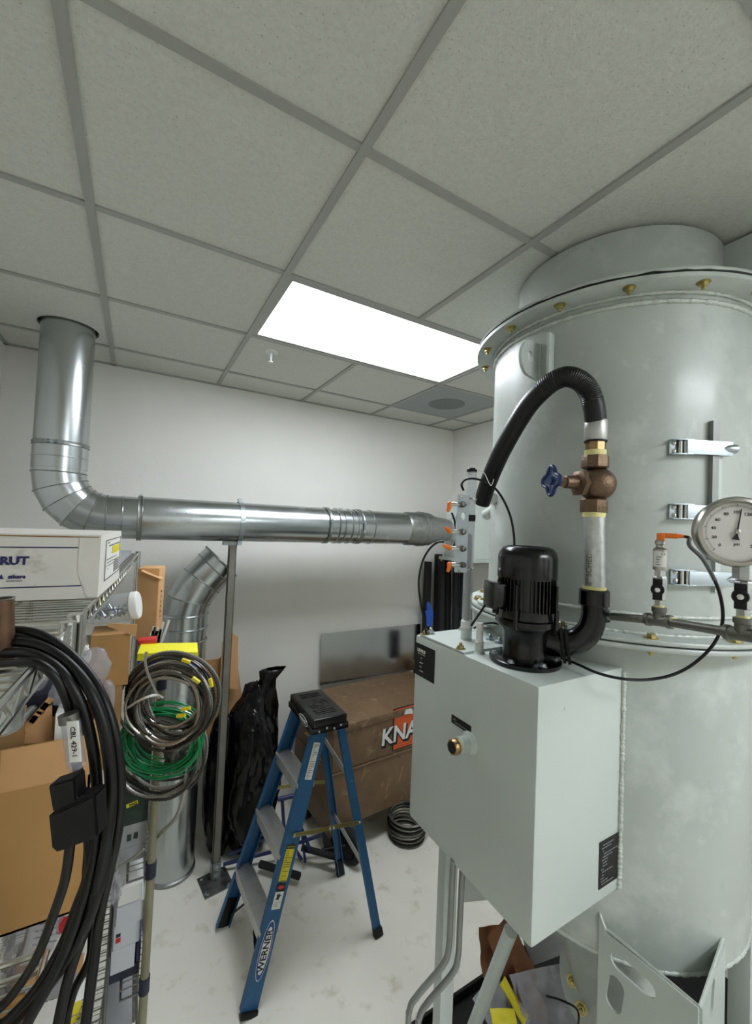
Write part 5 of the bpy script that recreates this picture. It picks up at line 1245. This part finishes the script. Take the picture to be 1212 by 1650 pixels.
# ---- rusty pipe, coupling, cables
pc_=DP(3,1075,.56)
t=thing('rusty_pipe','rust stained steel pipe stub with greasy rim at left edge','pipe',pc_)
top=DP(3,965,.56)
MB().lathe([(.0135,0),(.0135,.092),(.0118,.092),(.0118,.07)],pc_,(top-pc_),24,caps=False).build('pipe_stub','rust',t)
MB().tube([top+ (CR*math.cos(k*.314)+(CF*.9)*math.sin(k*.314))*.0135 for k in range(20)],.0014,6,closed=True).build('pipe_rim','dpipe',t)
t=thing('galvanized_coupling','mottled galvanized coupling holding the rusty pipe at left edge','coupling',DP(3,1178,.56))
MB().lathe([(.020,0),(.0235,.004),(.0235,.074),(.025,.078),(.0235,.084),(.02,.084)],DP(2,1178,.56),Z,28).build('coupling_body','gpipe',t)
b=MB(); q=DP(30,1080,.57); b.lathe([(.004,-.004),(.0045,0),(.004,.005)],q,CR,10); b.build('clamp_screw','zinc',t)
grp='heavy black cables in the bundle at left'
CB=[([(-60,1020),(10,1016),(60,1022),(105,1048),(145,1090),(170,1135),(187,1195),(194,1265),(190,1335),(176,1405),(161,1475),(150,1560),(137,1660),(120,1790)],.57,'outermost black cable of the bundle sweeping farthest right'),
([(-60,1038),(10,1034),(60,1040),(110,1070),(150,1122),(174,1200),(179,1300),(165,1392),(142,1480),(112,1570),(92,1660),(70,1790)],.555,'second black cable inside the outermost one'),
([(-60,1056),(10,1052),(52,1055),(98,1083),(132,1138),(152,1220),(157,1320),(148,1400),(118,1500),(82,1580),(38,1662),(-10,1780)],.55,'middle black cable passing just right of the label sleeve'),
([(-60,1076),(10,1070),(55,1068),(90,1092),(110,1135),(119,1175),(123,1225),(130,1262)],.54,'inner black cable running down into the label sleeve'),
([(114,1335),(112,1370),(104,1420),(84,1480),(58,1545),(18,1605),(-25,1645),(-80,1690)],.535,'black cable leaving the connector block down to lower left'),
([(-60,1030),(20,1027),(82,1046),(130,1085),(160,1150),(176,1240),(178,1340),(160,1430),(128,1515),(78,1590),(30,1640),(-30,1700)],.575,'deep black cable hidden behind the second one'),
([(140,1330),(143,1400),(122,1462),(100,1520),(60,1590),(10,1645),(-50,1700)],.56,'black cable emerging behind the connector block lower edge'),
([(168,1300),(166,1390),(150,1470),(146,1540),(118,1600),(104,1665),(95,1790)],.59,'rear black cable nearest the bright shelf edge')]
for k,(pts,D,lb_) in enumerate(CB):
    P_=[DP(x,y,D+.012*math.sin(i*.8+k)) for i,(x,y) in enumerate(pts)]
    if k!=3:
        e=P_[-1]; P_+=[Vector((max(e.x,.105+.012*k),e.y-.03,e.z-.22)),Vector((.12+.02*k,e.y-.06,.55)),Vector((.13+.02*k,e.y-.07,.05)),Vector((.16+.02*k,e.y-.14,.012)),Vector((.2+.02*k,e.y-.30,.012))]
    o=MB().tube(P_,.0068 if k in(0,1,2,5) else .0058,12,sub=8).build('power_cable','cable'); tag(o,lb_,'cable',grp)
# label sleeve
t=thing('cable_label','clear sleeve with white cable tag on the inner black cable','label',DP(120,1190,.525))
a0=DP(112,1150,.53);a1=DP(124,1236,.53); ax=(a1-a0).normalized()
MB().cyl(a0,a1,.0105,seg=20,caps=False).build('clear_sleeve','film',t)
q0=DP(117,1162,.512); q1=DP(122,1228,.512); ax2=(q1-q0).normalized(); sd2=ax2.cross(-CF).normalized()
lp_=MB().beam(q0,q1,sd2,.0145,.0012,.0004).build('white_tag','paper',t)
nn_=ax2.cross(sd2)
# text reads downwards, upright to the left
text('CBL 429-1',.0088,(q0+q1)/2-CF*.0012,ax2,-ax2.cross(CF) if ax2.cross(-ax2.cross(CF)).dot(-CF)>0 else ax2.cross(CF),'ink',lp_,align='CENTER',ext=.0002)
MB().cyl(DP(110,1150,.525),DP(112,1163,.525),.0112,seg=16).build('sleeve_end','dpipe',t)
# connector block
t=thing('cable_connector','matte black rectangular connector block clipped on the cable bundle','connector',DP(140,1330,.52))
def ppoly(pts,D,th,m,name,par,bev=0):
    P=[DP(x,y,D) for x,y in pts]; o_=P[0]; b=MB(); nrm=-CF
    vs=P+[p+nrm*th for p in P]; n=len(P); b.poly(vs,[tuple(range(n)),tuple(range(2*n-1,n-1,-1))]+[(i,(i+1)%n,(i+1)%n+n,i+n) for i in range(n)])
    if bev:
        bmesh.ops.recalc_face_normals(b.bm,faces=b.bm.faces); bmesh.ops.bevel(b.bm,geom=b.bm.edges[:],offset=bev,segments=2,affect='EDGES')
    return b.build(name,m,par)
ppoly([(104,1292),(172,1262),(176,1328),(112,1352),(104,1340)],.525,.022,'blackm','connector_body',t,.0022)
ppoly([(97,1250),(138,1237),(141,1270),(158,1262),(174,1262),(104,1292)],.525,.020,'blackm','connector_shoulder',t,.0018)
ppoly([(99,1296),(104,1292),(112,1352),(104,1345)],.53,.020,'blackm','latch_strip',t)
for (x,y) in ((97,1318),(98,1336)): MB().sphere(DP(x,y,.51),.003,seg=10,rings=8).build('connector_screw','zinc',t)
